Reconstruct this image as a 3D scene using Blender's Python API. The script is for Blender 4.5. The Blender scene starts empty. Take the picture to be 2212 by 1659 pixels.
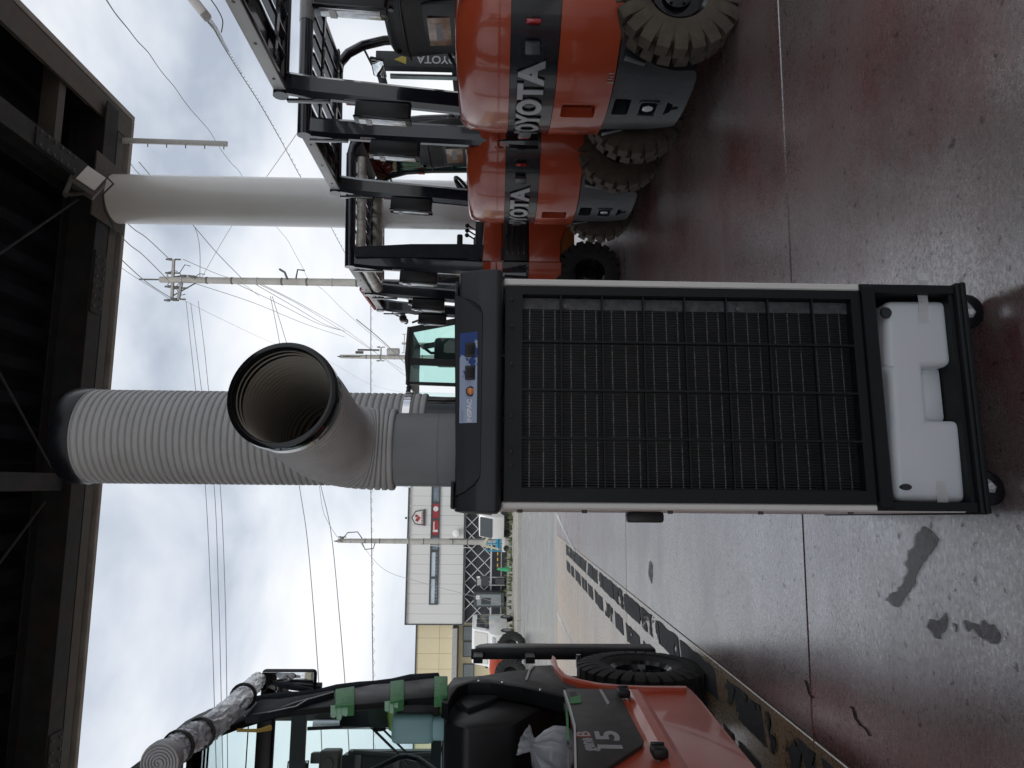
import bpy, bmesh, math, random
from mathutils import Vector, Matrix, Euler, noise
random.seed(7)
R = math.radians
scene = bpy.context.scene
COL = scene.collection

# ---------------- camera (the photograph was taken with the phone turned on its side) ----------------
CAM_H = 0.95
PITCH, ROLL, F = R(1.42), 0.0125, 1534.0          # F in units of a 2212-wide picture
CW, CH = 2212.0, 1659.0
_D0 = Vector((0, -math.sin(PITCH), -math.cos(PITCH)))
_R0 = Vector((1, 0, 0))
FWD = Vector((0, math.cos(PITCH), -math.sin(PITCH)))
CX = _D0 * math.cos(ROLL) + _R0 * math.sin(ROLL)   # picture right = down in the yard
CY = _R0 * math.cos(ROLL) - _D0 * math.sin(ROLL)   # picture up = right in the yard
cam = bpy.data.cameras.new('camera'); camo = bpy.data.objects.new('camera', cam); COL.objects.link(camo)
M = Matrix((CX, CY, -FWD)).transposed().to_4x4(); M.translation = Vector((0, 0, CAM_H))
camo.matrix_world = M
cam.sensor_width = 36.0; cam.lens = 36.0 * F / CW
cam.clip_start = 0.05; cam.clip_end = 3000
scene.camera = camo

# ---------------- sky and sun: bright overcast ----------------
SUN_EL, SUN_AZ = R(55), R(205)
W = bpy.data.worlds.new("World"); scene.world = W; W.use_nodes = True
nt = W.node_tree; nt.nodes.clear()
def N(t, **k):
    n = nt.nodes.new(t)
    for a, b in k.items(): setattr(n, a, b)
    return n
L = nt.links.new
out = N('ShaderNodeOutputWorld'); bg = N('ShaderNodeBackground'); bg.inputs['Strength'].default_value = 0.12
sky = N('ShaderNodeTexSky'); sky.sky_type = 'NISHITA'; sky.sun_disc = False
sky.sun_elevation = SUN_EL; sky.sun_rotation = SUN_AZ; sky.air_density = 1.0; sky.dust_density = 2.0
tc = N('ShaderNodeTexCoord'); sep = N('ShaderNodeSeparateXYZ'); L(tc.outputs['Generated'], sep.inputs[0])
mx = N('ShaderNodeMath', operation='MAXIMUM'); L(sep.outputs['Z'], mx.inputs[0]); mx.inputs[1].default_value = 0.0
ad = N('ShaderNodeMath', operation='ADD'); L(mx.outputs[0], ad.inputs[0]); ad.inputs[1].default_value = 0.22
dx = N('ShaderNodeMath', operation='DIVIDE'); L(sep.outputs['X'], dx.inputs[0]); L(ad.outputs[0], dx.inputs[1])
dy = N('ShaderNodeMath', operation='DIVIDE'); L(sep.outputs['Y'], dy.inputs[0]); L(ad.outputs[0], dy.inputs[1])
cmb = N('ShaderNodeCombineXYZ'); L(dx.outputs[0], cmb.inputs[0]); L(dy.outputs[0], cmb.inputs[1])
n1 = N('ShaderNodeTexNoise'); n1.inputs['Scale'].default_value = 3.4; n1.inputs['Detail'].default_value = 6; n1.inputs['Roughness'].default_value = .48
n1.inputs['Distortion'].default_value = .3
mpg = N('ShaderNodeMapping'); mpg.inputs['Scale'].default_value = (1, .8, 1.7); mpg.inputs['Location'].default_value = (.35, .2, .1); L(tc.outputs['Generated'], mpg.inputs[0]); L(mpg.outputs[0], n1.inputs['Vector'])
cr = N('ShaderNodeValToRGB'); L(n1.outputs['Fac'], cr.inputs[0])
e = cr.color_ramp.elements
e[0].position = 0.34; e[0].color = (.47, .525, .62, 1)
e[1].position = 0.68; e[1].color = (1.04, 1.05, 1.06, 1)
m_ = e.new(.46); m_.color = (.69, .745, .825, 1)
m_ = e.new(.56); m_.color = (.88, .91, .96, 1)
gain = N('ShaderNodeVectorMath', operation='SCALE'); gain.inputs['Scale'].default_value = 7.6
L(cr.outputs[0], gain.inputs[0])
# the brightest cloud lies where the sun is
sdir = (math.sin(R(-12)) * math.cos(R(28)), math.cos(R(-12)) * math.cos(R(28)), math.sin(R(28)))
dt = N('ShaderNodeVectorMath', operation='DOT_PRODUCT'); L(tc.outputs['Generated'], dt.inputs[0]); dt.inputs[1].default_value = sdir
gm = N('ShaderNodeMapRange'); gm.interpolation_type = 'SMOOTHERSTEP'; gm.inputs[1].default_value = .55; gm.inputs[2].default_value = 1.0; gm.inputs[3].default_value = 6.2; gm.inputs[4].default_value = 7.0
L(dt.outputs['Value'], gm.inputs[0]); L(gm.outputs[0], gain.inputs['Scale'])
mixs = N('ShaderNodeMixRGB'); mixs.inputs[0].default_value = 0.93
L(sky.outputs[0], mixs.inputs[1]); L(gain.outputs[0], mixs.inputs[2])
L(mixs.outputs[0], bg.inputs['Color']); L(bg.outputs[0], out.inputs[0])
sun = bpy.data.lights.new('sun', 'SUN'); sun.energy = 1.3; sun.angle = R(25); sun.color = (1, .97, .93)
suno = bpy.data.objects.new('sun', sun); COL.objects.link(suno)
sd = Vector((math.sin(SUN_AZ) * math.cos(SUN_EL), math.cos(SUN_AZ) * math.cos(SUN_EL), math.sin(SUN_EL)))
suno.rotation_euler = sd.to_track_quat('Z', 'Y').to_euler(); suno.location = (0, 0, 30)
vs = scene.view_settings; vs.view_transform = 'Standard'; vs.look = 'None'; vs.gamma = 1; vs.exposure = 0.32
vs.use_curve_mapping = False
scene.cycles.max_bounces = 7; scene.cycles.diffuse_bounces = 4; scene.cycles.glossy_bounces = 4
scene.cycles.transparent_max_bounces = 12; scene.cycles.use_denoising = True

# ---------------- pixel rays -> places in the yard ----------------
def ray(X, Y):
    d = FWD + CX * ((X - CW / 2) / F) + CY * ((CH / 2 - Y) / F)
    return d
def at(X, Y, D):                       # point seen at X, Y, D metres forward
    d = ray(X, Y); t = D / d.y
    return Vector((0, 0, CAM_H)) + d * t
def gnd(X, Y, z=0.0):
    d = ray(X, Y); t = (z - CAM_H) / d.z
    return Vector((0, 0, CAM_H)) + d * t
class Frame:
    def __init__(s, x, y, deg, z=0):
        s.o = Vector((x, y, z)); a = R(deg); s.deg = deg
        s.ex = Vector((math.cos(a), math.sin(a), 0)); s.ey = Vector((-math.sin(a), math.cos(a), 0))
    def _hit(s, X, Y, n, c):
        d = ray(X, Y); o = Vector((0, 0, CAM_H)) - s.o
        t = (c - o.dot(n)) / d.dot(n); p = o + d * t
        return (p.dot(s.ex), p.dot(s.ey), p.z)
    def hy(s, X, Y, c=0.0): p = s._hit(X, Y, s.ey, c); return p[0], p[2]
    def hx(s, X, Y, c=0.0): p = s._hit(X, Y, s.ex, c); return p[1], p[2]
    def loc(s, p): q = p - s.o; return Vector((q.dot(s.ex), q.dot(s.ey), q.z))
    def wld(s, x, y, z=0): return s.o + s.ex * x + s.ey * y + Vector((0, 0, z))
YARD = Frame(0, 0, 8)

# ---------------- materials ----------------
def mat(name, col, rough=.5, metal=0, var=.12, scale=8, bump=0, bscale=60, coat=0, dirt=None, dirt_amt=.3, spec=None, trans=0, ior=None, alpha=1, emis=None, est=0, rvar=.1):
    m = bpy.data.materials.new(name); m.use_nodes = True
    t = m.node_tree; b = t.nodes['Principled BSDF']
    n = lambda k, **q: (lambda x: ([setattr(x, a, c) for a, c in q.items()], x)[1])(t.nodes.new(k))
    tc = n('ShaderNodeTexCoord')
    nz = n('ShaderNodeTexNoise'); nz.inputs['Scale'].default_value = scale; nz.inputs['Detail'].default_value = 5; nz.inputs['Roughness'].default_value = .6
    t.links.new(tc.outputs['Object'], nz.inputs['Vector'])
    rmp = n('ShaderNodeMapRange'); rmp.inputs[1].default_value = .3; rmp.inputs[2].default_value = .7
    rmp.inputs[3].default_value = 1 - var; rmp.inputs[4].default_value = 1 + var
    t.links.new(nz.outputs['Fac'], rmp.inputs[0])
    vm = n('ShaderNodeVectorMath', operation='SCALE'); vm.inputs[0].default_value = col[:3]
    t.links.new(rmp.outputs[0], vm.inputs['Scale'])
    src = vm.outputs[0]
    if dirt:
        n2 = n('ShaderNodeTexNoise'); n2.inputs['Scale'].default_value = scale * .45; n2.inputs['Detail'].default_value = 8; n2.inputs['Roughness'].default_value = .7
        t.links.new(tc.outputs['Object'], n2.inputs['Vector'])
        r2 = n('ShaderNodeMapRange'); r2.inputs[1].default_value = .48; r2.inputs[2].default_value = .72; r2.inputs[4].default_value = dirt_amt
        t.links.new(n2.outputs['Fac'], r2.inputs[0])
        mr = n('ShaderNodeMixRGB'); t.links.new(r2.outputs[0], mr.inputs[0]); t.links.new(src, mr.inputs[1]); mr.inputs[2].default_value = (*dirt, 1)
        src = mr.outputs[0]
    t.links.new(src, b.inputs['Base Color'])
    rr = n('ShaderNodeMapRange'); rr.inputs[3].default_value = max(0.02, rough - rvar * rough * 2); rr.inputs[4].default_value = min(1, rough + rvar * rough * 2)
    n3 = n('ShaderNodeTexNoise'); n3.inputs['Scale'].default_value = scale * 2.3; n3.inputs['Detail'].default_value = 3
    t.links.new(tc.outputs['Object'], n3.inputs['Vector']); t.links.new(n3.outputs['Fac'], rr.inputs[0])
    t.links.new(rr.outputs[0], b.inputs['Roughness'])
    b.inputs['Metallic'].default_value = metal; b.inputs['Coat Weight'].default_value = coat; b.inputs['Coat Roughness'].default_value = .05
    if spec is not None: b.inputs['Specular IOR Level'].default_value = spec
    if ior: b.inputs['IOR'].default_value = ior
    if trans: b.inputs['Transmission Weight'].default_value = trans
    b.inputs['Alpha'].default_value = alpha
    if emis: b.inputs['Emission Color'].default_value = (*emis, 1); b.inputs['Emission Strength'].default_value = est
    if bump:
        nb = n('ShaderNodeTexNoise'); nb.inputs['Scale'].default_value = bscale; nb.inputs['Detail'].default_value = 6
        t.links.new(tc.outputs['Object'], nb.inputs['Vector'])
        bp = n('ShaderNodeBump'); bp.inputs['Strength'].default_value = bump; bp.inputs['Distance'].default_value = .01
        t.links.new(nb.outputs['Fac'], bp.inputs['Height']); t.links.new(bp.outputs[0], b.inputs['Normal'])
    return m
def glass_mat(name, tint, fac=.12, rough=.02):
    m = bpy.data.materials.new(name); m.use_nodes = True; t = m.node_tree; t.nodes.clear()
    o = t.nodes.new('ShaderNodeOutputMaterial'); tr = t.nodes.new('ShaderNodeBsdfTransparent'); tr.inputs[0].default_value = (*tint, 1)
    gl = t.nodes.new('ShaderNodeBsdfGlossy'); gl.inputs['Roughness'].default_value = rough
    fr = t.nodes.new('ShaderNodeFresnel'); fr.inputs[0].default_value = 1.45
    mx = t.nodes.new('ShaderNodeMixShader'); t.links.new(fr.outputs[0], mx.inputs[0]); t.links.new(tr.outputs[0], mx.inputs[1]); t.links.new(gl.outputs[0], mx.inputs[2])
    t.links.new(mx.outputs[0], o.inputs[0]); return m

MT = {}
def mk(name, *a, **k): MT[name] = mat(name, *a, **k); return MT[name]
mk('orange_paint', (.50, .080, .032), .22, coat=.6, var=.06, scale=3, dirt=(.24, .05, .03), dirt_amt=.2)
mk('orange_new', (.56, .085, .038), .3, coat=.3, var=.04, scale=4)
mk('orange_chassis', (.40, .12, .02), .5, var=.2, scale=6, dirt=(.05, .04, .03), dirt_amt=.5)
mk('band_paint', (.016, .019, .026), .25, coat=.5, var=.2)
mk('skirt_iron', (.034, .038, .044), .42, var=.18, scale=9, bump=.25, bscale=35, coat=.15, dirt=(.09, .085, .08), dirt_amt=.35)
mk('navy_paint', (.013, .016, .025), .2, coat=.7, var=.2, dirt=(.05, .05, .05), dirt_amt=.15)
mk('black_plastic', (.012, .012, .013), .42, var=.15, bump=.1, bscale=300)
mk('black_gloss', (.008, .008, .009), .12, var=.1)
mk('charcoal_plastic', (.021, .023, .026), .48, var=.1, scale=5, bump=.12, bscale=500, dirt=(.05, .05, .05), dirt_amt=.25)
mk('charcoal_panel', (.05, .045, .043), .55, var=.08, bump=.1, bscale=400)
mk('silver_letter', (.42, .43, .44), .3, metal=.4, var=.08)
mk('white_paint', (.74, .74, .72), .35, var=.05, scale=3, dirt=(.35, .33, .3), dirt_amt=.25)
mk('column_paint', (.86, .86, .84), .3, var=.03, scale=2, coat=.3, dirt=(.5, .48, .44), dirt_amt=.18)
mk('cream_metal', (.70, .67, .63), .4, var=.04, scale=4, bump=.05, bscale=500)
mk('duct_grey', (.47, .47, .465), .5, var=.05, scale=10, dirt=(.2, .19, .17), dirt_amt=.3)
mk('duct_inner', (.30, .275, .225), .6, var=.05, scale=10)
mk('pipe_grey', (.20, .205, .21), .35, var=.05, scale=6, dirt=(.13, .13, .13), dirt_amt=.3)
mk('frame_black', (.009, .010, .011), .5, var=.1, scale=6, spec=.3, dirt=(.02, .02, .02), dirt_amt=.3)
mk('black_satin', (.006, .006, .008), .28, var=.1, spec=.35)
mk('rubber', (.018, .018, .018), .7, var=.2, scale=20, bump=.3, bscale=200)
mk('rubber_dusty', (.105, .086, .065), .9, var=.25, scale=9, bump=.4, bscale=120, dirt=(.035, .032, .03), dirt_amt=.6, spec=.25)
mk('steel', (.45, .45, .46), .3, metal=1, var=.1, scale=20)
mk('chrome', (.8, .8, .82), .1, metal=1, var=.03)
mk('mirror_glass', (.85, .87, .88), .02, metal=1, var=.01, rvar=0)
mk('tail_red', (.45, .01, .015), .15, coat=.8, var=.1)
mk('tail_dark', (.12, .008, .012), .15, coat=.8, var=.1)
mk('amber', (.7, .22, .03), .12, coat=1, var=.1)
mk('lamp_clear', (.55, .56, .57), .15, metal=.6, var=.25, scale=40)
mk('tank_plastic', (.64, .65, .67), .38, var=.02, scale=4)
MT['tank_plastic'].node_tree.nodes['Principled BSDF'].inputs['Subsurface Weight'].default_value = .25
mk('tape_clear', (.75, .75, .73), .35, var=.1, scale=60, alpha=.42)
mk('tape_green', (.09, .30, .12), .6, var=.25, scale=60, bump=.3, bscale=80)
mk('tape_green_pale', (.28, .52, .33), .6, var=.2, scale=60)
mk('bag_plastic', (.72, .74, .78), .12, var=.1, scale=12, alpha=.5, bump=.3, bscale=18, coat=1)
mk('curtain_plastic', (.66, .67, .72), .15, var=.4, scale=14, bump=1.0, bscale=26, coat=1, alpha=.72)
mk('curtain_edge', (.5, .5, .51), .5, var=.1)
mk('wrap_plastic', (.62, .58, .52), .18, var=.35, scale=22, bump=1.2, bscale=30, coat=.6)
mk('cloth_navy', (.02, .026, .036), .75, var=.2, scale=10, bump=.8, bscale=14)
mk('sticker_white', (.7, .7, .68), .4, var=.05)
mk('sticker_grey', (.36, .36, .37), .5, var=.08)
mk('sticker_red', (.5, .06, .03), .5)
mk('sticker_ink', (.03, .03, .035), .6)
mk('yellow_paint', (.6, .5, .08), .5)
mk('rope_yellow', (.5, .34, .08), .7, bump=.5, bscale=80)
mk('manual_card', (.42, .27, .17), .25, var=.35, scale=30, coat=.6)
mk('seat_vinyl', (.016, .016, .017), .45, bump=.3, bscale=250)
mk('concrete_pole', (.42, .41, .38), .75, var=.12, scale=4, dirt=(.22, .2, .17))
mk('wire_black', (.03, .03, .03), .6)
mk('wire_grey', (.34, .35, .37), .6)
mk('hardware', (.12, .12, .11), .6, metal=.3)
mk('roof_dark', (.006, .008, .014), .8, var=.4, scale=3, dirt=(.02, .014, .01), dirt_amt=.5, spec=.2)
mk('beam_dark', (.030, .032, .036), .6, var=.3, scale=6, dirt=(.06, .03, .018), dirt_amt=.6, spec=.3)
mk('beam_light', (.09, .087, .08), .6, var=.15, scale=5, dirt=(.14, .07, .04), dirt_amt=.5)
mk('fascia', (.36, .34, .31), .6, var=.15, scale=4, dirt=(.15, .1, .07), dirt_amt=.6)
mk('wall_inside', (.30, .30, .30), .8, var=.15, scale=2)
mk('cyan_tank', (.36, .62, .64), .35, var=.08)
mk('green_bag', (.22, .42, .07), .3, var=.3, scale=20, bump=.8, bscale=25)
MT['glass_cyan'] = glass_mat('glass_cyan', (.90, .98, .97))
MT['glass_grey'] = glass_mat('glass_grey', (.75, .80, .80))
MT['glass_green'] = glass_mat('glass_green', (.74, .92, .88))

# ---------------- geometry helpers ----------------
class MB:
    def __init__(s): s.bm = bmesh.new(); s.mats = []; s.mi = 0
    def _merge(s, b2, M4=None):
        if M4 is not None: bmesh.ops.transform(b2, matrix=M4, verts=b2.verts)
        me = bpy.data.meshes.new('tmp'); b2.to_mesh(me); b2.free()
        n0 = len(s.bm.faces); s.bm.from_mesh(me); bpy.data.meshes.remove(me)
        s.bm.faces.ensure_lookup_table()
        for f in s.bm.faces[n0:]: f.material_index = s.mi
        return s
    def use(s, i): s.mi = i; return s
    def box(s, c, sz, rot=(0, 0, 0), bev=0, seg=2, M4=None):
        b = bmesh.new(); bmesh.ops.create_cube(b, size=1)
        bmesh.ops.scale(b, vec=sz, verts=b.verts)
        if bev: bmesh.ops.bevel(b, geom=b.edges[:], offset=min(bev, min(sz) * .49), segments=seg, profile=.5, affect='EDGES')
        T = Matrix.Translation(c) @ Euler(rot).to_matrix().to_4x4()
        return s._merge(b, (M4 @ T) if M4 else T)
    def prism(s, pts, d0, d1, plane='xz', bev=0, seg=2, M4=None):
        """closed polygon pts extruded between d0 and d1 along the third axis"""
        b = bmesh.new()
        f3 = {'xz': lambda a, c, d: (a, d, c), 'yz': lambda a, c, d: (d, a, c), 'xy': lambda a, c, d: (a, c, d)}[plane]
        v0 = [b.verts.new(f3(a, c, d0)) for a, c in pts]; v1 = [b.verts.new(f3(a, c, d1)) for a, c in pts]
        n = len(pts); b.faces.new(v0); b.faces.new(v1[::-1])
        for i in range(n): b.faces.new((v0[i], v1[i], v1[(i + 1) % n], v0[(i + 1) % n]))
        bmesh.ops.recalc_face_normals(b, faces=b.faces)
        if bev: bmesh.ops.bevel(b, geom=b.edges[:], offset=bev, segments=seg, profile=.5, affect='EDGES')
        return s._merge(b, M4)
    def loft(s, rings, closed=True, caps=True, loop=False):
        b = bmesh.new(); R_ = [[b.verts.new(p) for p in r] for r in rings]
        n = len(rings[0])
        pairs = list(zip(R_, R_[1:])) + ([(R_[-1], R_[0])] if loop else [])
        for a, c in pairs:
            for i in range(n if closed else n - 1):
                j = (i + 1) % n
                try: b.faces.new((a[i], a[j], c[j], c[i]))
                except ValueError: pass
        if caps and closed and not loop:
            b.faces.new(R_[0][::-1]); b.faces.new(R_[-1])
        bmesh.ops.recalc_face_normals(b, faces=b.faces)
        return s._merge(b)
    def tube(s, pts, r, n=8, caps=True, flat=None):
        pts = [Vector(p) for p in pts]
        rr = r if isinstance(r, (list, tuple)) else [r] * len(pts)
        rings = []; up = None
        for i, p in enumerate(pts):
            t = (pts[min(i + 1, len(pts) - 1)] - pts[max(i - 1, 0)]).normalized()
            if up is None:
                up = Vector((0, 0, 1)) if abs(t.z) < .9 else Vector((1, 0, 0))
            u = (up - t * up.dot(t)).normalized(); v = t.cross(u); up = u
            fu, fv = flat or (1, 1)
            rings.append([p + (u * math.cos(2 * math.pi * k / n) * fu + v * math.sin(2 * math.pi * k / n) * fv) * rr[i] for k in range(n)])
        return s.loft(rings, True, caps)
    def bar(s, p, q, w, h, up=(0, 0, 1), bev=0):
        p = Vector(p); q = Vector(q); t = (q - p); l = t.length; t.normalize(); up = Vector(up)
        u = (up - t * up.dot(t)).normalized(); v = u.cross(t)
        M4 = Matrix((t, v, u)).transposed().to_4x4(); M4.translation = (p + q) / 2
        return s.box((0, 0, 0), (l, w, h), bev=bev, M4=M4)
    def lathe(s, prof, n=32, M4=None, axis='z', closed=False):
        rings = []
        for k in range(n):
            a = 2 * math.pi * k / n; c, q = math.cos(a), math.sin(a)
            rings.append([Vector((r * c, r * q, z)) if axis == 'z' else (Vector((z, r * c, r * q)) if axis == 'x' else Vector((r * c, z, r * q))) for r, z in prof])
        b = bmesh.new(); V = [[b.verts.new(p) for p in r] for r in rings]; m = len(prof)
        for k in range(n):
            a, c = V[k], V[(k + 1) % n]
            for i in range(m if closed else m - 1):
                j = (i + 1) % m
                b.faces.new((a[i], c[i], c[j], a[j]))
        bmesh.ops.remove_doubles(b, verts=b.verts, dist=1e-5)
        bmesh.ops.recalc_face_normals(b, faces=b.faces)
        return s._merge(b, M4)
    def cyl(s, c, r, h, axis='z', n=24, bev=0):
        b = bmesh.new(); bmesh.ops.create_cone(b, cap_ends=True, segments=n, radius1=r, radius2=r, depth=h)
        if bev: bmesh.ops.bevel(b, geom=[e for e in b.edges if abs(e.verts[0].co.z - e.verts[1].co.z) < 1e-6], offset=bev, segments=2, profile=.5, affect='EDGES')
        rot = {'z': (0, 0, 0), 'x': (0, math.pi / 2, 0), 'y': (math.pi / 2, 0, 0)}[axis]
        return s._merge(b, Matrix.Translation(c) @ Euler(rot).to_matrix().to_4x4())
    def sphere(s, c, r, sc=(1, 1, 1), n=16):
        b = bmesh.new(); bmesh.ops.create_uvsphere(b, u_segments=n, v_segments=n // 2, radius=r)
        bmesh.ops.scale(b, vec=sc, verts=b.verts)
        return s._merge(b, Matrix.Translation(c))
    def mesh(s, name, mats, smooth=True, ang=35):
        me = bpy.data.meshes.new(name); s.bm.normal_update(); s.bm.to_mesh(me); s.bm.free()
        for m in (mats if isinstance(mats, (list, tuple)) else [mats]): me.materials.append(MT[m] if isinstance(m, str) else m)
        if smooth:
            me.shade_smooth(); me.set_sharp_from_angle(angle=R(ang))
        return me
    def build(s, name, mats, parent=None, loc=None, smooth=True, ang=35, rot=None):
        o = bpy.data.objects.new(name, s.mesh(name, mats, smooth, ang)); COL.objects.link(o)
        if parent: o.parent = parent
        if loc is not None: o.location = loc
        if rot is not None: o.rotation_euler = rot
        return o
def tag(o, label=None, cat=None, group=None, kind=None):
    for k, v in (('label', label), ('category', cat), ('group', group), ('kind', kind)):
        if v: o[k] = v
    return o
def thing(name, label, cat, frame=None, loc=None, deg=0, group=None):
    o = bpy.data.objects.new(name, None); COL.objects.link(o); o.empty_display_size = .1
    if frame: o.location = frame.o; o.rotation_euler = (0, 0, R(frame.deg))
    else: o.location = loc or (0, 0, 0); o.rotation_euler = (0, 0, R(deg))
    return tag(o, label, cat, group)
def inst(src, name, parent, loc, rot=(0, 0, 0), sc=(1, 1, 1)):
    o = bpy.data.objects.new(name, src.data if hasattr(src, 'data') else src); COL.objects.link(o); o.parent = parent
    o.location = loc; o.rotation_euler = rot; o.scale = sc; return o
def copy_tree(o, parent=None):
    c = o.copy(); COL.objects.link(c)
    if parent: c.parent = parent; c.matrix_parent_inverse = o.matrix_parent_inverse.copy()
    for ch in list(o.children): copy_tree(ch, c)
    return c
def text_bm(s, size, ext, bold=0.0, res=4, shear=0, spacing=1):
    cu = bpy.data.curves.new('t', 'FONT'); cu.body = s; cu.size = size; cu.extrude = ext; cu.offset = bold; cu.resolution_u = res
    cu.align_x = 'CENTER'; cu.align_y = 'CENTER'; cu.shear = shear; cu.space_character = spacing
    o = bpy.data.objects.new('t', cu); COL.objects.link(o)
    dg = bpy.context.evaluated_depsgraph_get(); me = bpy.data.meshes.new_from_object(o.evaluated_get(dg))
    b = bmesh.new(); b.from_mesh(me); bpy.data.objects.remove(o); bpy.data.curves.remove(cu); bpy.data.meshes.remove(me)
    return b
def bool_cut(o, cutters):
    for c in cutters:
        m = o.modifiers.new('b', 'BOOLEAN'); m.operation = 'DIFFERENCE'; m.solver = 'EXACT'; m.object = c
    dg = bpy.context.evaluated_depsgraph_get(); dg.update()
    me = bpy.data.meshes.new_from_object(o.evaluated_get(dg)); me.name = o.name
    o.modifiers.clear(); old = o.data; o.data = me
    for c in cutters: bpy.data.objects.remove(c)
    me.shade_smooth(); me.set_sharp_from_angle(angle=R(35))
# ================= ground, road, canopy =================
def ground_mat(name, base, worn, wet=True, ochre=False):
    m = bpy.data.materials.new(name); m.use_nodes = True; t = m.node_tree; b = t.nodes['Principled BSDF']; Lk = t.links.new
    tc = t.nodes.new('ShaderNodeTexCoord')
    def nz(sc, det=8, ro=.65, st=None):
        n = t.nodes.new('ShaderNodeTexNoise'); n.inputs['Scale'].default_value = sc; n.inputs['Detail'].default_value = det; n.inputs['Roughness'].default_value = ro
        if st:
            mp = t.nodes.new('ShaderNodeMapping'); mp.inputs['Scale'].default_value = st; Lk(tc.outputs['Object'], mp.inputs[0]); Lk(mp.outputs[0], n.inputs[0])
        else: Lk(tc.outputs['Object'], n.inputs[0])
        return n.outputs['Fac']
    def rng(s, a, c, lo=0, hi=1):
        r = t.nodes.new('ShaderNodeMapRange'); r.inputs[1].default_value = a; r.inputs[2].default_value = c; r.inputs[3].default_value = lo; r.inputs[4].default_value = hi
        Lk(s, r.inputs[0]); return r.outputs[0]
    def mix(f, a, c):
        x = t.nodes.new('ShaderNodeMixRGB')
        if isinstance(f, float): x.inputs[0].default_value = f
        else: Lk(f, x.inputs[0])
        for i, v in ((1, a), (2, c)):
            if isinstance(v, tuple): x.inputs[i].default_value = (*v, 1)
            else: Lk(v, x.inputs[i])
        return x.outputs[0]
    big = rng(nz(1.1, 9, .62), .42, .66); streak = rng(nz(3.0, 10, .7, (1, 3.4, 1)), .45, .68); fine = nz(45, 6, .7)
    c = mix(big, base, worn); c = mix(rng(nz(2.6, 10, .72), .50, .66, 0, .65), c, (worn[0] * .55, worn[1] * .6, worn[2] * .58))
    c = mix(streak, c, mix(.5, base, worn))
    c = mix(rng(fine, .35, .7, 0, .35), c, (base[0] * .5, base[1] * .6, base[2] * .6))
    spots = rng(nz(30, 6, .66), .61, .67, 0, .9); c = mix(spots, c, (.02, .02, .02))
    Lk(c, b.inputs['Base Color'])
    # worn varnish: sheen varies
    r1 = rng(nz(1.3, 5, .55, (1, 1.4, 1)), .35, .68, .19, .30); r2 = rng(nz(110, 8, .75), .4, .66, 0, .12)
    a = t.nodes.new('ShaderNodeMath'); a.operation = 'ADD'; Lk(r1, a.inputs[0]); Lk(r2, a.inputs[1])
    Lk(a.outputs[0], b.inputs['Roughness'])
    b.inputs['IOR'].default_value = 3.3 if wet else 1.4
    if wet:
        sp_ = t.nodes.new('ShaderNodeMath'); sp_.operation = 'MULTIPLY'
        Lk(rng(nz(60, 9, .8, (1, 2.2, 1)), .40, .70, .80, .34), sp_.inputs[0]); Lk(rng(nz(2.2, 9, .7, (1, 2.5, 1)), .42, .64, 1.0, .82), sp_.inputs[1]); s2 = t.nodes.new('ShaderNodeMath'); s2.operation = 'MULTIPLY'; Lk(sp_.outputs[0], s2.inputs[0]); Lk(rng(spots, 0, 1, 1, .3), s2.inputs[1]); Lk(s2.outputs[0], b.inputs['Specular IOR Level'])
    bp = t.nodes.new('ShaderNodeBump'); bp.inputs['Strength'].default_value = .06; bp.inputs['Distance'].default_value = .003
    Lk(nz(120, 6, .7), bp.inputs['Height']); Lk(bp.outputs[0], b.inputs['Normal'])
    return m
MT['floor_red'] = ground_mat('floor_red', (.15, .042, .040), (.27, .245, .235))
MT['floor_ochre'] = ground_mat('floor_ochre', (.44, .22, .05), (.38, .33, .26))
MT['concrete_out'] = ground_mat('concrete_out', (.30, .28, .25), (.38, .36, .33), wet=False)
MT['asphalt'] = ground_mat('asphalt', (.20, .195, .18), (.27, .265, .25), wet=False)
mk('joint_dark', (.03, .028, .026), .9)
mk('earth', (.20, .17, .11), .95, var=.3, scale=.7, dirt=(.07, .10, .03), dirt_amt=.6)
mk('kerb_concrete', (.38, .37, .35), .8, var=.1, scale=2)
mk('line_white', (.6, .6, .58), .6, var=.2, scale=8)

# base sheet to the horizon
MB().box((0, 400, -.34), (2400, 1800, .6)).build('ground', 'earth', smooth=False)['kind'] = 'structure'
fl = MB().box((0, 0, -.06), (34, 24.4, .10)).build('yard_floor', 'joint_dark', smooth=False); fl.rotation_euler = (0, 0, R(8)); tag(fl, kind='structure')
fl.location = YARD.wld(0, -1.55)
# slabs: the ochre-painted strip starts left of a joint at the yellow line; joints across every 3 m
j0 = YARD.loc(gnd(1720, 829)).y                      # the first cross joint
ja = YARD.loc(gnd(1740, 1540)).x; jb = YARD.loc(gnd(1245, 1200)).x
xj = (ja + jb) / 2
ys = [j0 - 9, j0 - 6, j0 - 3, j0, j0 + 2.95, j0 + 5.9, 10.6]
xs_r = [(xj, xj + 17.0)]; xs_l = [(xj - 15.5, xj)]
g = .006
for i in range(len(ys) - 1):
    for (x0, x1), m in ((xs_r[0], 'floor_red'), (xs_l[0], 'floor_ochre')):
        c = ((x0 + x1) / 2, (ys[i] + ys[i + 1]) / 2 + 1.55, .03)
        o = MB().box((0, 0, 0), (x1 - x0 - g, ys[i + 1] - ys[i] - g, .06), bev=.003, seg=1).build('concrete_slab', 'floor_red' if (m == 'floor_red' ) else 'floor_ochre', fl, smooth=False)
        o.location = (c[0], c[1], c[2] - .06)
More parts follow.
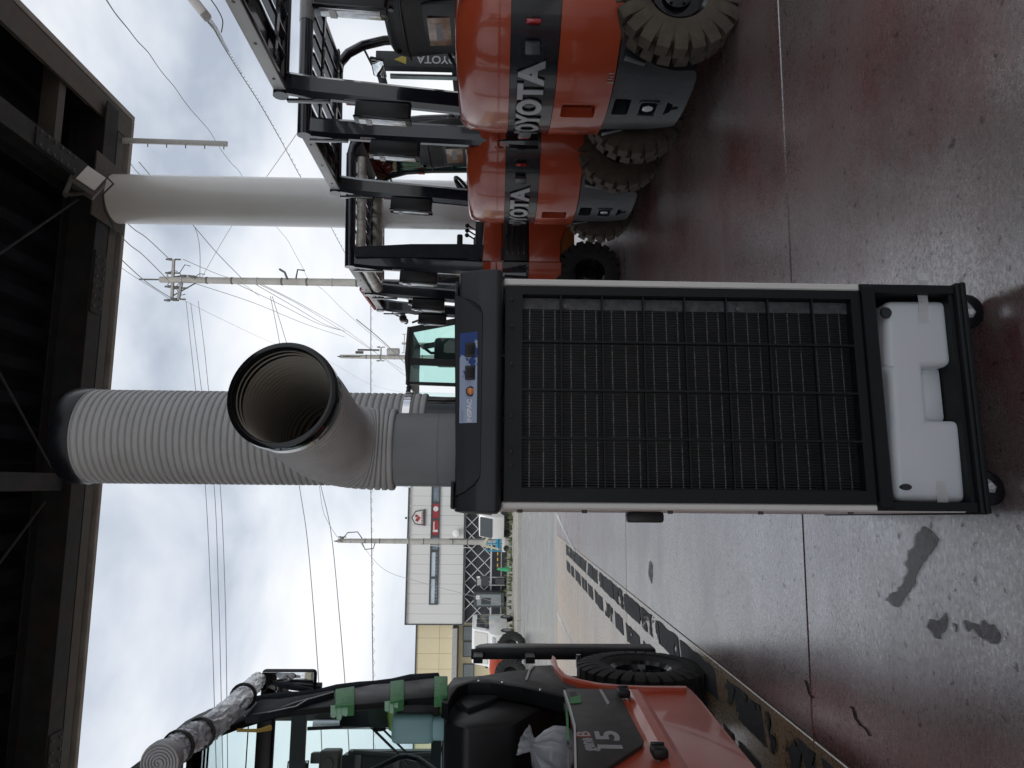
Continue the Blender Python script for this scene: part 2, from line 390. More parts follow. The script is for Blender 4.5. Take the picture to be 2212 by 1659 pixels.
# floor top is z = 0
# painted stripes beside the joint, badly worn
def worn_mat(name, col, thr):
    m = mat(name, col, .75, var=.25, scale=25); t = m.node_tree; b = t.nodes['Principled BSDF']
    tc = t.nodes.new('ShaderNodeTexCoord'); n = t.nodes.new('ShaderNodeTexNoise'); n.inputs['Scale'].default_value = 3.2; n.inputs['Detail'].default_value = 9; n.inputs['Roughness'].default_value = .66
    t.links.new(tc.outputs['Object'], n.inputs[0])
    r = t.nodes.new('ShaderNodeMapRange'); r.inputs[1].default_value = thr; r.inputs[2].default_value = thr + .012; t.links.new(n.outputs['Fac'], r.inputs[0])
    t.links.new(r.outputs[0], b.inputs['Alpha']); b.inputs['IOR'].default_value = 1.35
    return m
MT['worn_black'] = worn_mat('worn_black', (.055, .057, .06), .43)
def sheet(name, pts, z, m, parent=None, kind='structure', nsub=1):
    b = MB(); b.prism([(p[0], p[1]) for p in pts], z - .004, z, 'xy'); o = b.build(name, m, parent, smooth=False)
    if kind: o['kind'] = kind
    return o
def ragged(x0, x1, y0, y1, step=.05, amp=.012, slant=.05):
    pts = []
    n = int((y1 - y0) / step)
    for i in range(n + 1): y = y0 + (y1 - y0) * i / n; pts.append((x0 + noise.noise(Vector((y * 9, x0 * 7, 0))) * amp, y))
    for i in range(n, -1, -1): y = y0 + (y1 - y0) * i / n; pts.append((x1 + noise.noise(Vector((y * 9, x1 * 7, 5))) * amp, y + slant))
    return pts
yst = 1.0
stripe_segs = []
for k in range(16):
    seg = .52 + .1 * math.sin(k * 2.1)
    stripe_segs.append((xj - .150, xj - .03, yst, yst + seg * .93))
    stripe_segs.append((xj - .335, xj - .225, yst + .02, yst + seg * .80)); yst += seg
for x0, x1, y0, y1 in stripe_segs:
    o = sheet('stripe_mark', [tuple((p[0], p[1] + 1.55)) for p in ragged(x0, x1, y0, y1)], .004, 'worn_black', fl, kind=None)
# pale lane line far left of the yard
p0, p1 = gnd(1200, 1110), gnd(1290, 1240)
# wet marks on the floor
MT['wet_mark'] = mat('wet_mark', (.05, .052, .05), .45, var=.2, scale=6, ior=1.5); MT['wet_mark'].node_tree.nodes['Principled BSDF'].inputs['Alpha'].default_value = .21
def blob(pix, name='wet_stain'):
    pts = [gnd(*p) for p in pix]; sm = []
    n = len(pts)
    for i in range(n):
        a, b_, c, d = pts[i - 1], pts[i], pts[(i + 1) % n], pts[(i + 2) % n]
        for t in (0, .25, .5, .75):
            q = .5 * ((2 * b_) + (c - a) * t + (2 * a - 5 * b_ + 4 * c - d) * t * t + (3 * b_ - a - 3 * c + d) * t ** 3)
            w = 1 + 0; sm.append((q.x + noise.noise(q * 50) * .012, q.y + noise.noise(q * 50 + Vector((9, 0, 0))) * .012))
    return sheet(name, sm, .004, 'wet_mark')
blob([(2003, 1140), (2025, 1160), (2020, 1185), (2000, 1210), (1985, 1235), (1975, 1265), (1955, 1295), (1940, 1312), (1918, 1300), (1925, 1285), (1948, 1262), (1962, 1238), (1955, 1222), (1962, 1198), (1975, 1180), (1985, 1150)])
blob([(1405, 1212), (1410, 1222), (1409, 1258), (1402, 1246), (1402, 1225)])
blob([(2030, 1340), (2044, 1322), (2046, 1358), (2030, 1378), (2014, 1366), (2002, 1352), (2008, 1340)])
blob([(2085, 1342), (2104, 1346), (2120, 1342), (2150, 1352), (2163, 1368), (2158, 1392), (2138, 1384), (2118, 1378), (2108, 1358), (2092, 1362)])
blob([(2062, 1340), (2068, 1350), (2066, 1362), (2058, 1352)])
# the crack at the joint crossing, thin dark grooves
def crack(pix, w=.004):
    pts = [gnd(*p) for p in pix]; a = []; c = []
    fin = []
    for i in range(len(pts) - 1):
        for k in range(6):
            q = pts[i].lerp(pts[i + 1], k / 6); fin.append(q + Vector((noise.noise(q * 40), noise.noise(q * 40 + Vector((5, 5, 5))), 0)) * .012)
    fin.append(pts[-1]); n = len(fin)
    for i, q in enumerate(fin):
        d = (fin[min(i + 1, n - 1)] - fin[max(i - 1, 0)]).normalized(); s_ = Vector((-d.y, d.x, 0)) * w * (1 - .8 * i / n) * .5
        a.append((q + s_).to_2d()); c.append((q - s_).to_2d())
    return sheet('floor_crack', a + c[::-1], .0045, 'joint_dark')
crack([(1742, 1470), (1748, 1492), (1757, 1508)], .004)
crack([(1840, 1532), (1855, 1560), (1880, 1590)], .0022)

# asphalt road beyond, far concrete verge and kerb
def yslab(name, x0, x1, y0, y1, z0, z1, m):
    o = MB().box(((x0 + x1) / 2, (y0 + y1) / 2, (z0 + z1) / 2), (x1 - x0, y1 - y0, z1 - z0)).build(name, m, smooth=False)
    o.rotation_euler = (0, 0, R(8)); o['kind'] = 'structure'; return o
yslab('forecourt', -60, 70, 10.62, 11.1, -.2, -.002, 'kerb_concrete')
yslab('road', -90, 90, 11.1, 24.5, -.2, -.010, 'asphalt')
yslab('verge', -90, 90, 24.62, 32, -.2, .0, 'concrete_out')
for k in range(40):                                    # kerb stones along the far side of the road
    pass
kb = MB().box((0, 0, 0), (2.96, .12, .26), bev=.01, seg=1).mesh('kerb_stone', 'kerb_concrete', False)
kr = thing('kerb', 'low pale concrete kerb along the far side of the road', 'kerb', loc=tuple(YARD.o), deg=8)
for k in range(-9, 10): inst(kb, 'kerb_stone', kr, (k * 3.0, 24.56, -.02))
yslab('shop_forecourt', -90, 90, 32, 47.6, -.2, .004, 'concrete_out')
for (x0, x1, y0, y1) in ((-6, -.2, 30.2, 30.35), (-19, -12.4, 27.0, 27.15)):
    o = MB().box(((x0 + x1) / 2, (y0 + y1) / 2, .002), (x1 - x0, y1 - y0, .004)).build('lane_marking', 'yellow_paint', smooth=False); o.rotation_euler = (0, 0, R(8)); o['kind'] = 'structure'
# chalky white lines on the outer slabs
def gline(a, b_, w, z=.004, m='line_white', name='painted_line'):
    p, q = gnd(*a), gnd(*b_); d = (q - p).normalized(); s_ = Vector((-d.y, d.x, 0)) * w / 2
    return sheet(name, [(p + s_).to_2d(), (q + s_).to_2d(), (q - s_).to_2d(), (p - s_).to_2d()], z, m)
gline((1203, 1112), (1243, 1196), .06); gline((1204, 1325), (1248, 1420), .05)

# ---------------- canopy ----------------
cp = thing('canopy', 'dark steel canopy with pale fascia and one white round column overhead', 'canopy', loc=(0, 0, 0), deg=8)
XR, YF, ZE = 3.93, 7.50, 5.0
XL, YB = -15.0, -4.9
# corrugated deck, ribs run front to back
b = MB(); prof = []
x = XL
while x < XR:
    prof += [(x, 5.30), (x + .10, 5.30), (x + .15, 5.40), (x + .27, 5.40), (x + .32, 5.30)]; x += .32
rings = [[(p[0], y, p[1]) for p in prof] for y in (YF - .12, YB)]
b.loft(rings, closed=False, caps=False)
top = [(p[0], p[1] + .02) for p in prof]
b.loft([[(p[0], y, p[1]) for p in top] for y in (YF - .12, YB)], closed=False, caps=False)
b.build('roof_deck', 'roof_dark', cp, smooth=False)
def I_beam(p, q, w, h, name, m, t=.014, M=None):
    b = MB(); b.bar(p, q, w, t); u = Vector((0, 0, h))
    b.bar(Vector(p) + u, Vector(q) + u, w, t); b.bar(Vector(p) + u / 2, Vector(q) + u / 2, .012, h - t - .002)
    return b.build(name, m, cp, smooth=False)
I_beam((XL, 6.98, 4.93), (XR - .1, 6.98, 4.93), .22, .34, 'main_beam', 'beam_dark')
I_beam((2.93, YB, 4.93), (2.93, 6.84, 4.93), .2, .32, 'main_beam', 'beam_dark')
I_beam((-.02, YB, 5.0), (-.02, 6.84, 5.0), .16, .28, 'main_beam', 'beam_dark')
I_beam((-2.95, YB, 5.0), (-2.95, 6.84, 5.0), .16, .28, 'main_beam', 'beam_dark')
I_beam((-5.9, YB, 5.0), (-5.9, 6.84, 5.0), .16, .28, 'main_beam', 'beam_dark')
for y in (5.55, 4.1, 2.6, 1.1, -.4, -2.0, -3.5):
    MB().box(((XL + XR) / 2, y, 5.255), (XR - XL - .2, .07, .08)).build('purlin', 'beam_dark', cp, smooth=False)
MB().box((3.45, 6.3, 5.10), (.9, .10, .16)).build('purlin', 'beam_light', cp, smooth=False)
MB().box((3.45, 5.2, 5.12), (.85, .08, .10)).build('purlin', 'beam_dark', cp, smooth=False)
# bolted splice plates
for (px, py, ax) in ((1.95, 6.98, 'x'), (-2.6, 6.98, 'x'), (2.93, 6.15, 'y'), (2.93, 4.6, 'y')):
    sz = (.62, .19, .014) if ax == 'x' else (.17, .6, .014)
    s = MB().box((px, py, 4.915), sz, bev=.002, seg=1).build('splice_plate', 'beam_dark', cp, smooth=False)
    bb = MB()
    for i in range(6):
        for j in (-.06, .06):
            d = -.25 + i * .1
            bb.cyl((px + (d if ax == 'x' else j), py + (j if ax == 'x' else d), 4.902), .013, .014, n=6)
    o = bb.build('bolt', 'hardware', s, smooth=False); o['kind'] = 'stuff'
# fascias: front eave and right edge
MB().box(((XL + XR) / 2, YF - .03, 5.12), (XR - XL, .06, .30), bev=.006, seg=1).build('fascia', 'fascia', cp, smooth=False)
MB().box(((XL + XR) / 2, YF - .22, 4.995), (XR - XL - .02, .14, .03)).build('eave_trim', 'beam_light', cp, smooth=False)
MB().box((XR + .03, (YF + YB) / 2, 5.14), (.06, YF - YB, .34), bev=.006, seg=1).build('fascia', 'fascia', cp, smooth=False)
MB().box((XR - .14, (YF + YB) / 2, 4.985), (.24, YF - YB - .02, .03)).build('eave_trim', 'beam_light', cp, smooth=False)
# bracing rods
for a, c in (((2.7, 6.7, 5.02), (.2, 3.9, 5.02)), ((3.9, 5.3, 5.02), (3.1, 3.0, 5.02)), ((-.2, 6.7, 5.05), (-2.8, 3.9, 5.05)), ((-2.8, 6.7, 5.05), (-.2, 3.9, 5.05)), ((.1, 6.7, 5.02), (2.7, 3.9, 5.02)), ((-3.1, 6.7, 5.05), (-5.7, 3.9, 5.05))):
    MB().tube([a, c], .011, 8).build('brace_rod', 'beam_dark', cp)
# round column with its head plate
CC = YARD.loc(Vector((1.875, 7.5, 0)))
b = MB().lathe([(.0, 0), (.252, 0), (.252, 4.9), (.0, 4.9)], 48, Matrix.Translation((CC.x, CC.y, 0)))
cl = b.build('column', 'column_paint', cp)
MB().box((CC.x, CC.y - .12, 4.908), (.66, .62, .016), bev=.003, seg=1).build('head_plate', 'beam_light', cp, smooth=False)
MB().lathe([(.30, 0), (.30, .02), (.256, .02), (.256, 0)], 32, Matrix.Translation((CC.x, CC.y, .0)), closed=True).build('base_plate', 'beam_dark', cp)
# wiring down the column head
pts = [at(232, 384, 7.18), at(245, 397, 7.12), at(222, 420, 7.0), at(226, 455, 7.0), at(240, 480, 7.1), at(247, 495, 7.25)]
b = MB().tube([YARD.loc(p) for p in pts], .008, 6).build('cable', 'wire_black', cl)
# hanging pale channel at the eave
p = at(250, 303, 7.75); q = at(491, 311, 7.62)
hp = thing('hanging_channel', 'white slotted channel hanging below the canopy corner', 'channel', loc=tuple(q))
v = p - q
b = MB(); b.bar((0, 0, 0), v + v.normalized() * .35, .055, .03, up=(0, 1, 0), bev=.004)
b.build('channel_bar', 'white_paint', hp)
for i in range(6): 
    c = v * (i * .17 + .03); MB().cyl(c + Vector((-.035, 0, 0)), .005, .05, 'x', 6).build('pin', 'hardware', hp)
# floodlight on the beam by the column head
fp = at(192, 398, 6.55)
fo = thing('floodlight', 'square pale floodlight clamped to the beam beside the column head', 'floodlight', loc=tuple(fp), deg=30)
rt = (R(35), R(20), 0)
MB().box((0, 0, 0), (.20, .10, .20), rt, bev=.01).build('housing', 'beam_light', fo)
MB().box((.02, -.055, -.04), (.17, .012, .17), rt, bev=.004).build('lens', 'sticker_white', fo)
b = MB().bar((-.11, 0, 0), (-.11, .03, .2), .035, .01); b.bar((.11, 0, 0), (.11, .03, .2), .035, .01); b.bar((-.12, .03, .2), (.12, .03, .2), .05, .012)
b.build('bracket', 'beam_light', fo)
# ================= spot air cooler =================
CF = Frame(-.2227, 1.265, 10.7)
CWD = .4305
ac = thing('spot_air_cooler', 'tall grey and white portable spot air cooler with a front water tank and two ducts', 'air cooler', CF)
c = lambda X, Y, off=0: CF.hy(X, Y, off)
BX0, BX1 = -.000, CWD
ZB, ZT = .055, .935
DEP = .60
# white side panels
for x0, x1 in ((0, .013), (CWD - .014, CWD)):
    MB().box(((x0 + x1) / 2, DEP / 2, (.09 + ZT) / 2), (x1 - x0, DEP, ZT - .09), bev=.003, seg=1).build('side_panel', 'cream_metal', ac)
MB().box((CWD / 2, DEP - .006, (.09 + ZT) / 2), (CWD - .03, .012, ZT - .09), bev=.003).build('back_panel', 'cream_metal', ac)
# handle, screws on the left panel
b = MB().box((-.012, .18, c(2620 / 1.8228, 1103)[1]), (.022, .03, .075), bev=.006); b.build('side_handle', 'black_plastic', ac)
for z in (.90, .78, .62, .45, .28): MB().cyl((-.003, .05, z), .005, .006, 'x', 8).build('screw', 'hardware', ac)
# front face frame (black, with rounded inner corners) as four members
fz0 = c(1872, 829)[1]; fz1 = ZT - .004
gz0, gz1 = c(1852, 829)[1], c(1128, 829)[1]
gx0, gx1 = c(1480, 1057)[0], c(1480, 641)[0]
fx0, fx1 = .0135, CWD - .0145
b = MB()
for (x0, x1, z0, z1) in ((fx0, gx0, fz0, fz1), (gx1, fx1, fz0, fz1), (gx0, gx1, gz1, fz1), (gx0, gx1, fz0, gz0)):
    b.box(((x0 + x1) / 2, .010, (z0 + z1) / 2), (x1 - x0, .022, z1 - z0), bev=0)
b.build('filter_frame', 'frame_black', ac, smooth=False)
for u_ in (.16, .22, .38, .62, .80, .93): MB().box((fx0 + (fx1 - fx0) * u_, -.008, fz1 - .012), (.006, .002, .004)).build('slot', 'black_gloss', ac)
# coil behind the grille: fins as fine vertical ridges, tubes as light bars
GW, GH = gx1 - gx0, gz1 - gz0
m = mat('fin_mesh', (.022, .024, .026), .45, metal=.4, var=.2, scale=40); t = m.node_tree; bs = t.nodes['Principled BSDF']
tc = t.nodes.new('ShaderNodeTexCoord'); w1 = t.nodes.new('ShaderNodeTexWave'); w1.bands_direction = 'X'; w1.inputs['Scale'].default_value = 60; w1.inputs['Distortion'].default_value = 1.2
w1.inputs['Detail'].default_value = 3
t.links.new(tc.outputs['Object'], w1.inputs[0]); n_ = t.nodes.new('ShaderNodeTexNoise'); n_.inputs['Scale'].default_value = 35; n_.inputs['Detail'].default_value = 6; t.links.new(tc.outputs['Object'], n_.inputs[0])
mm = t.nodes.new('ShaderNodeMath'); mm.operation = 'MULTIPLY'; t.links.new(w1.outputs['Fac'], mm.inputs[0]); t.links.new(n_.outputs['Fac'], mm.inputs[1])
mr = t.nodes.new('ShaderNodeMapRange'); mr.inputs[1].default_value = .1; mr.inputs[2].default_value = .6; mr.inputs[3].default_value = .35; mr.inputs[4].default_value = 1.9; t.links.new(mm.outputs[0], mr.inputs[0])
vm = t.nodes.new('ShaderNodeVectorMath'); vm.operation = 'SCALE'; vm.inputs[0].default_value = (.011, .012, .013); t.links.new(mr.outputs[0], vm.inputs['Scale']); t.links.new(vm.outputs[0], bs.inputs['Base Color'])
bp = t.nodes.new('ShaderNodeBump'); bp.inputs['Strength'].default_value = .7; bp.inputs['Distance'].default_value = .002; t.links.new(w1.outputs['Fac'], bp.inputs['Height']); t.links.new(bp.outputs[0], bs.inputs['Normal'])
MT['fin_mesh'] = m
MB().box(((gx0 + gx1) / 2, .026, (gz0 + gz1) / 2), (GW + .01, .012, GH + .01)).build('coil_fins', 'fin_mesh', ac, smooth=False)
mk('tube_glint', (.13, .12, .11), .35, metal=.7, var=.6, scale=160)
mk('band_light', (.06, .06, .064), .5, var=.5, scale=90)
nrow = 24
for r_ in range(nrow):
    z = gz1 - GH * (r_ + .55) / nrow
    if r_ % 3 == 2: z += .004
    bb = MB(); k = 0; x = gx0 + .004
    tubes = MB()
    while x < gx1 - .026:
        tubes.box((x, .0195, z), (.0030, .002, .0022)); x += .0042
    o = tubes.build('coil_tube', 'tube_glint', ac, smooth=False)
MB().box((gx1 - .013, .0185, (gz0 + gz1) / 2), (.022, .003, GH)).build('end_plate', 'band_light', ac, smooth=False)
for zf in (.13, .66): MB().cyl((gx1 - .018, .016, gz1 - GH * zf), .004, .006, 'y', 8).build('screw', 'hardware', ac)
# grille ribs: 3 upright, 7 across
for Y in (742, 846, 950):
    x = c(1480, Y)[0]; MB().box((x, .004, (gz0 + gz1) / 2), (.0030, .012, GH)).build('grille_bar', 'frame_black', ac, smooth=False)
for X in (1213, 1304, 1395, 1486, 1578, 1670, 1768):
    z = c(X, 829)[1]; MB().box(((gx0 + gx1) / 2, .006, z), (GW, .008, .0030)).build('grille_bar', 'frame_black', ac, smooth=False)
# ---- tank bay ----
bz0, bz1 = c(2078, 829)[1], fz0
b = MB()
b.box((CWD / 2, .004, (c(1904, 829)[1] + bz1) / 2), (CWD - .012, .028, bz1 - c(1904, 829)[1] - .003), bev=.002, seg=1)   # upper rail
b.build('bay_rail', 'frame_black', ac)
b = MB(); b.box((.010, .13, (bz0 + bz1) / 2), (.016, .27, bz1 - bz0)); b.box((CWD - .010, .13, (bz0 + bz1) / 2), (.016, .27, bz1 - bz0)); b.box((CWD / 2, .27, (bz0 + bz1) / 2), (CWD - .04, .01, bz1 - bz0))
b.box((CWD / 2, .13, bz0 + .004), (CWD - .036, .26, .008)); b.box((CWD / 2, .15, bz1 - .006), (CWD - .036, .24, .01))
b.build('tank_bay', 'frame_black', ac, smooth=False)
b = MB(); zb1 = c(2080, 829)[1]; b.box((CWD / 2, .30, (ZB + zb1) / 2), (CWD + .006, .62, zb1 - ZB), bev=.004); b.box((CWD / 2, -.012, zb1 - .012), (CWD + .004, .006, .010), bev=.002)
b.build('base_tray', 'frame_black', ac)
# ---- water tank: two blocks joined by a waist ----
tk = thing('water_tank', 'translucent white plastic water tank sitting in the bay below the filter', 'water tank', Frame(CF.wld(0, 0).x, CF.wld(0, 0).y, 10.7))
off = .014
pf = lambda X, Y: c(X, Y, off)
outl = [(1918, 1082), (2088, 1086), (2080, 910), (2024, 912), (1996, 800), (2058, 792), (2046, 648), (1914, 650)]
P_ = [pf(*p) for p in [(1938, 1083), (2090, 1087), (2078, 908), (2006, 908), (1996, 792), (2059, 790), (2046, 648), (1914, 648), (1916, 792), (1924, 798), (1930, 905), (1928, 912)]]
b = MB(); b.prism(P_, off, .20, 'xz', bev=.014, seg=4)
b.build('tank_body', 'tank_plastic', tk)
# recessed grip in the waist
q0, q1 = c(2000, 900, .04), c(2034, 800, .04)
MB().box(((q0[0] + q1[0]) / 2, .12, (q0[1] + q1[1]) / 2), (abs(q1[0] - q0[0]) + .02, .15, .045), bev=.01).build('tank_grip', 'tank_plastic', tk)
for (X, Y) in ((1915, 675), (1958, 1052)):
    p = c(X, Y, off - .001); MB().lathe([(0, 0), (.011, 0), (.013, .004), (0, .004)], 20, Matrix.Translation((p[0], off - .002, p[1])) @ Matrix.Rotation(R(-90), 4, 'X') @ Matrix.Diagonal((.5 if Y > 900 else .9, .9, 1, 1))).build('drain_cap', 'charcoal_plastic', tk)
# tapes that held the tank
def strip(name, pix, w, lab, frame, off, mtl):
    pts = [frame.hy(X, Y, o_) + (o_,) for (X, Y, o_) in pix]
    root = frame.wld(pts[0][0], pts[0][2], pts[0][1])
    b = MB(); rings = []
    for (x, z, o_) in pts:
        P0 = frame.wld(x, o_, z) - root
        rings.append([P0 + Vector((0, 0, -w / 2)), P0 + Vector((0, 0, w / 2)), P0 + Vector((0, -.0006, w / 2)), P0 + Vector((0, -.0006, -w / 2))])
    b.loft(rings, True, True); o = b.build(name, mtl, None, loc=root, smooth=False); return tag(o, lab, 'tape', 'tapes on the water tank')
strip('tape_strip', [(1993, 590, -.004), (1993, 606, -.004), (1990, 622, .006), (1994, 650, .012), (1995, 695, .012)], .019, 'translucent tape from the right side panel to the tank', CF, 0, 'tape_clear')
strip('tape_strip', [(2035, 1040, .012), (2037, 1085, .012), (2040, 1104, -.004)], .020, 'translucent tape at the lower left corner of the tank', CF, 0, 'tape_clear')
# ---- hood ----
hz0 = ZT + .002; hx0, hx1 = -.006, CWD + .008
cx_ = (hx0 + hx1) / 2
b = MB()
# cross-section in (depth y, height z), slanting back above a vertical skirt
sec = [(-.020, hz0), (-.030, hz0 + .008), (-.026, hz0 + .042), (-.010, hz0 + .078), (.004, hz0 + .082), (DEP, hz0 + .085), (DEP, hz0)]
b.prism(sec, hx0, hx1, 'yz', bev=.004, seg=2)
hood = b.build('hood', 'charcoal_plastic', ac)
# raised inlay panel on the slope, bounded by a groove
p_ = lambda X, Y: c(X, Y, -.022)
inl = [(985, 1070), (1003, 1062), (1025, 1046), (1036, 1030), (1037, 1010), (1042, 680), (1036, 664), (1020, 652), (1000, 642), (982, 630)]
I2 = [p_(*q) for q in inl]
def slope_y(z):
    if z < hz0 + .042: return -.030 + (z - hz0 - .008) / .034 * .004
    return -.026 + (z - hz0 - .042) / .036 * .016
def slope_panel(pts, d, name, m, par, grow=0):
    b = bmesh.new(); cz = sum(p[1] for p in pts) / len(pts); cxx = sum(p[0] for p in pts) / len(pts)
    pts = [(cxx + (p[0] - cxx) * (1 + grow), cz + (p[1] - cz) * (1 + grow * 3)) for p in pts]
    v0 = [b.verts.new((x, slope_y(z) - d, z)) for x, z in pts]; v1 = [b.verts.new((x, slope_y(z) + .004, z)) for x, z in pts]
    n = len(pts); b.faces.new(v0)
    for i in range(n): b.faces.new((v0[i], v0[(i + 1) % n], v1[(i + 1) % n], v1[i]))
    bmesh.ops.recalc_face_normals(b, faces=b.faces); mb = MB(); mb._merge(b); return mb.build(name, m, par, smooth=False)
slope_panel(I2, .0012, 'groove', 'black_gloss', ac, .012)
slope_panel(I2, .0035, 'fascia_panel', 'charcoal_plastic', ac)
# blue control label, peeling
lb = [p_(*q) for q in ((992, 913), (1030, 914), (1032, 718), (993, 718))]
m = mat('label_blue', (.20, .26, .42), .5, var=.1, scale=20); t = m.node_tree; bs = t.nodes['Principled BSDF']
tc = t.nodes.new('ShaderNodeTexCoord'); n_ = t.nodes.new('ShaderNodeTexNoise'); n_.inputs['Scale'].default_value = 42; n_.inputs['Detail'].default_value = 5; t.links.new(tc.outputs['Object'], n_.inputs[0])
sx = t.nodes.new('ShaderNodeSeparateXYZ'); t.links.new(tc.outputs['Object'], sx.inputs[0])
a1 = t.nodes.new('ShaderNodeMapRange'); a1.inputs[1].default_value = lb[0][0]; a1.inputs[2].default_value = lb[2][0]; a1.inputs[3].default_value = -.36; a1.inputs[4].default_value = .08; t.links.new(sx.outputs[0], a1.inputs[0])
a2 = t.nodes.new('ShaderNodeMath'); a2.operation = 'ADD'; t.links.new(n_.outputs['Fac'], a2.inputs[0]); t.links.new(a1.outputs[0], a2.inputs[1])
r_ = t.nodes.new('ShaderNodeMapRange'); r_.inputs[1].default_value = .46; r_.inputs[2].default_value = .485; t.links.new(a2.outputs[0], r_.inputs[0])
mxx = t.nodes.new('ShaderNodeMixRGB'); t.links.new(r_.outputs[0], mxx.inputs[0]); mxx.inputs[1].default_value = (.40, .46, .62, 1); mxx.inputs[2].default_value = (.035, .075, .26, 1)
t.links.new(mxx.outputs[0], bs.inputs['Base Color']); MT['label_blue'] = m
lab = slope_panel(lb, .0042, 'control_label', 'label_blue', ac)
def slope_text(s, X, Y, size, m, bold=0, shear=0):
    b = text_bm(s, size, .0003, bold, shear=shear)
    p = p_(X, Y); tilt = math.atan2(.004, .034) if p[1] < hz0 + .042 else math.atan2(.016, .036)
    T = Matrix.Translation((p[0], slope_y(p[1]) - .0048, p[1])) @ Matrix.Rotation(R(90) - tilt, 4, 'X')
    mb = MB(); mb._merge(b, T); return mb.build('lettering', m, lab, smooth=False)
mk('label_white', (.85, .86, .88), .5)
mk('label_pale', (.42, .47, .58), .5)
slope_text('INSPAC', 1014.5, 888, .0125, 'label_white', .00045, .12)
slope_text('DENSO', 998, 897, .0068, 'label_pale', .0001, .2)
for Y in (806, 756.5):
    p = p_(1016, Y); y_ = slope_y(p[1])
    s = MB().box((p[0], y_ - .006, p[1]), (.026, .006, .019), bev=.0015).build('rocker_switch', 'black_plastic', ac)
    MB().box((p[0], y_ - .0095, p[1]), (.017, .004, .013), (R(12), 0, 0), bev=.001).build('rocker', 'black_gloss', s)
p = p_(1016.6, 846); y_ = slope_y(p[1])
s = MB().lathe([(0.0055, -.002), (.0092, -.001), (.0092, .006), (.0055, .006)], 24, Matrix.Translation((p[0], y_ - .005, p[1])) @ Matrix.Rotation(R(-90), 4, 'X')).build('pilot_lamp', 'black_gloss', ac)
MB().sphere((p[0], y_ - .005, p[1]), .0072, (1, .6, 1)).build('lamp_lens', 'amber', s)
for x in (hx0 + .03, hx1 - .04): MB().box((x, .03, hz0 + .086), (.05, .06, .006), bev=.003).build('hood_tab', 'charcoal_plastic', ac)
# ---- casters ----
def caster(name_loc, ang, lab=None):
    e = bpy.data.objects.new('caster', None); COL.objects.link(e); e.parent = ac; e.location = name_loc; e.rotation_euler = (0, 0, ang)
    MB().lathe([(.006, -.012), (.028, -.012), (.034, -.008), (.034, .008), (.028, .012), (.006, .012)], 28, Matrix.Translation((0, 0, .034)), axis='x', closed=True).build('wheel', 'black_satin', e)
    b = MB()
    for sx_ in (-.016, .016):
        b.prism([(-.026, .062), (.004, .062), (.011, .04), (.011, .028), (0, .022), (-.010, .03), (-.03, .050)], sx_ - .0015, sx_ + .0015, 'yz')
    b.box((0, -.012, .061), (.036, .03, .003)); b.build('fork', 'steel', e, smooth=False)
    MB().cyl((0, 0, .034), .006, .042, 'x', 8).build('axle', 'chrome', e)
    return e
caster((.045, .03, 0), R(100)); caster((CWD - .045, .03, 0), R(80)); caster((.05, .53, 0), R(60)); caster((CWD - .05, .53, 0), R(110))
# ---- ducts ----
def ribbed(path, r, name, m, rib, amp, par, n=56, inner=True, m2='duct_inner'):
    """corrugated tube along path [Vector], with wall"""
    L_ = [0]
    for a, d in zip(path, path[1:]): L_.append(L_[-1] + (d - a).length)
    tot = L_[-1]
    def pos(s):
        for i in range(len(L_) - 1):
            if s <= L_[i + 1] or i == len(L_) - 2:
                return path[i].lerp(path[i + 1], (s - L_[i]) / max(1e-9, (L_[i + 1] - L_[i])))
    ns = int(tot / rib) * 8
    up = None; ro = []; ri = []
    for k in range(ns + 1):
        s_ = tot * k / ns; p = pos(s_); t_ = (pos(min(tot, s_ + .004)) - pos(max(0, s_ - .004))).normalized()
        if up is None: up = Vector((0, 1, 0)) if abs(t_.y) < .9 else Vector((1, 0, 0))
        u = (up - t_ * up.dot(t_)).normalized(); v = t_.cross(u); up = u
        ph = k % 8; d = (0, amp * .80, amp * .95, amp, amp, amp, amp * .95, amp * .80)[ph]
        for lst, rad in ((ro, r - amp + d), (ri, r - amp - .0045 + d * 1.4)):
            lst.append([p + (u * math.cos(2 * math.pi * j / n) + v * math.sin(2 * math.pi * j / n)) * rad for j in range(n)])
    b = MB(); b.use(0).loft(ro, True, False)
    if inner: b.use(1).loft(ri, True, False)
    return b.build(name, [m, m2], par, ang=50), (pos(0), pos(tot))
def bez(a, b_, c_, d, n=40):
    return [a * (1 - t) ** 3 + b_ * 3 * t * (1 - t) ** 2 + c_ * 3 * t * t * (1 - t) + d * t ** 3 for t in [i / n for i in range(n + 1)]]
toL = lambda v: CF.loc(v)
# front nozzle pipe
base_p = toL(at(960, 972, 1.43)); ztop = hz0 + .085
e1 = bpy.data.objects.new('outlet_duct', None); COL.objects.link(e1); e1.parent = ac; e1.location = (base_p.x, base_p.y, 0)
zj = toL(at(835, 972, 1.43)).z
MB().lathe([(.0735, ztop - .002), (.0735, ztop + .034), (.0725, ztop + .0345), (.0725, ztop + .036), (.0733, ztop + .0365), (.0733, zj + .05), (.070, zj + .05), (.070, ztop)], 56).build('sleeve', 'pipe_grey', e1)
ringc = toL(at(606, 851, 1.075)); ax_w = Vector((.30, -.94, .10)).normalized(); ax = Vector((ax_w.dot(CF.ex), ax_w.dot(CF.ey), ax_w.z))
P0 = Vector((base_p.x, base_p.y, zj - .02)); 
path = bez(P0, P0 + Vector((0, 0, .17)), ringc - ax * .22, ringc - ax * .012)
path = [p - Vector((base_p.x, base_p.y, 0)) for p in path]
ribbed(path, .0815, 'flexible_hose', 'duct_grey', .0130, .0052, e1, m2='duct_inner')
zax = ax; xa = zax.cross(Vector((0, 0, 1))).normalized(); ya = zax.cross(xa)
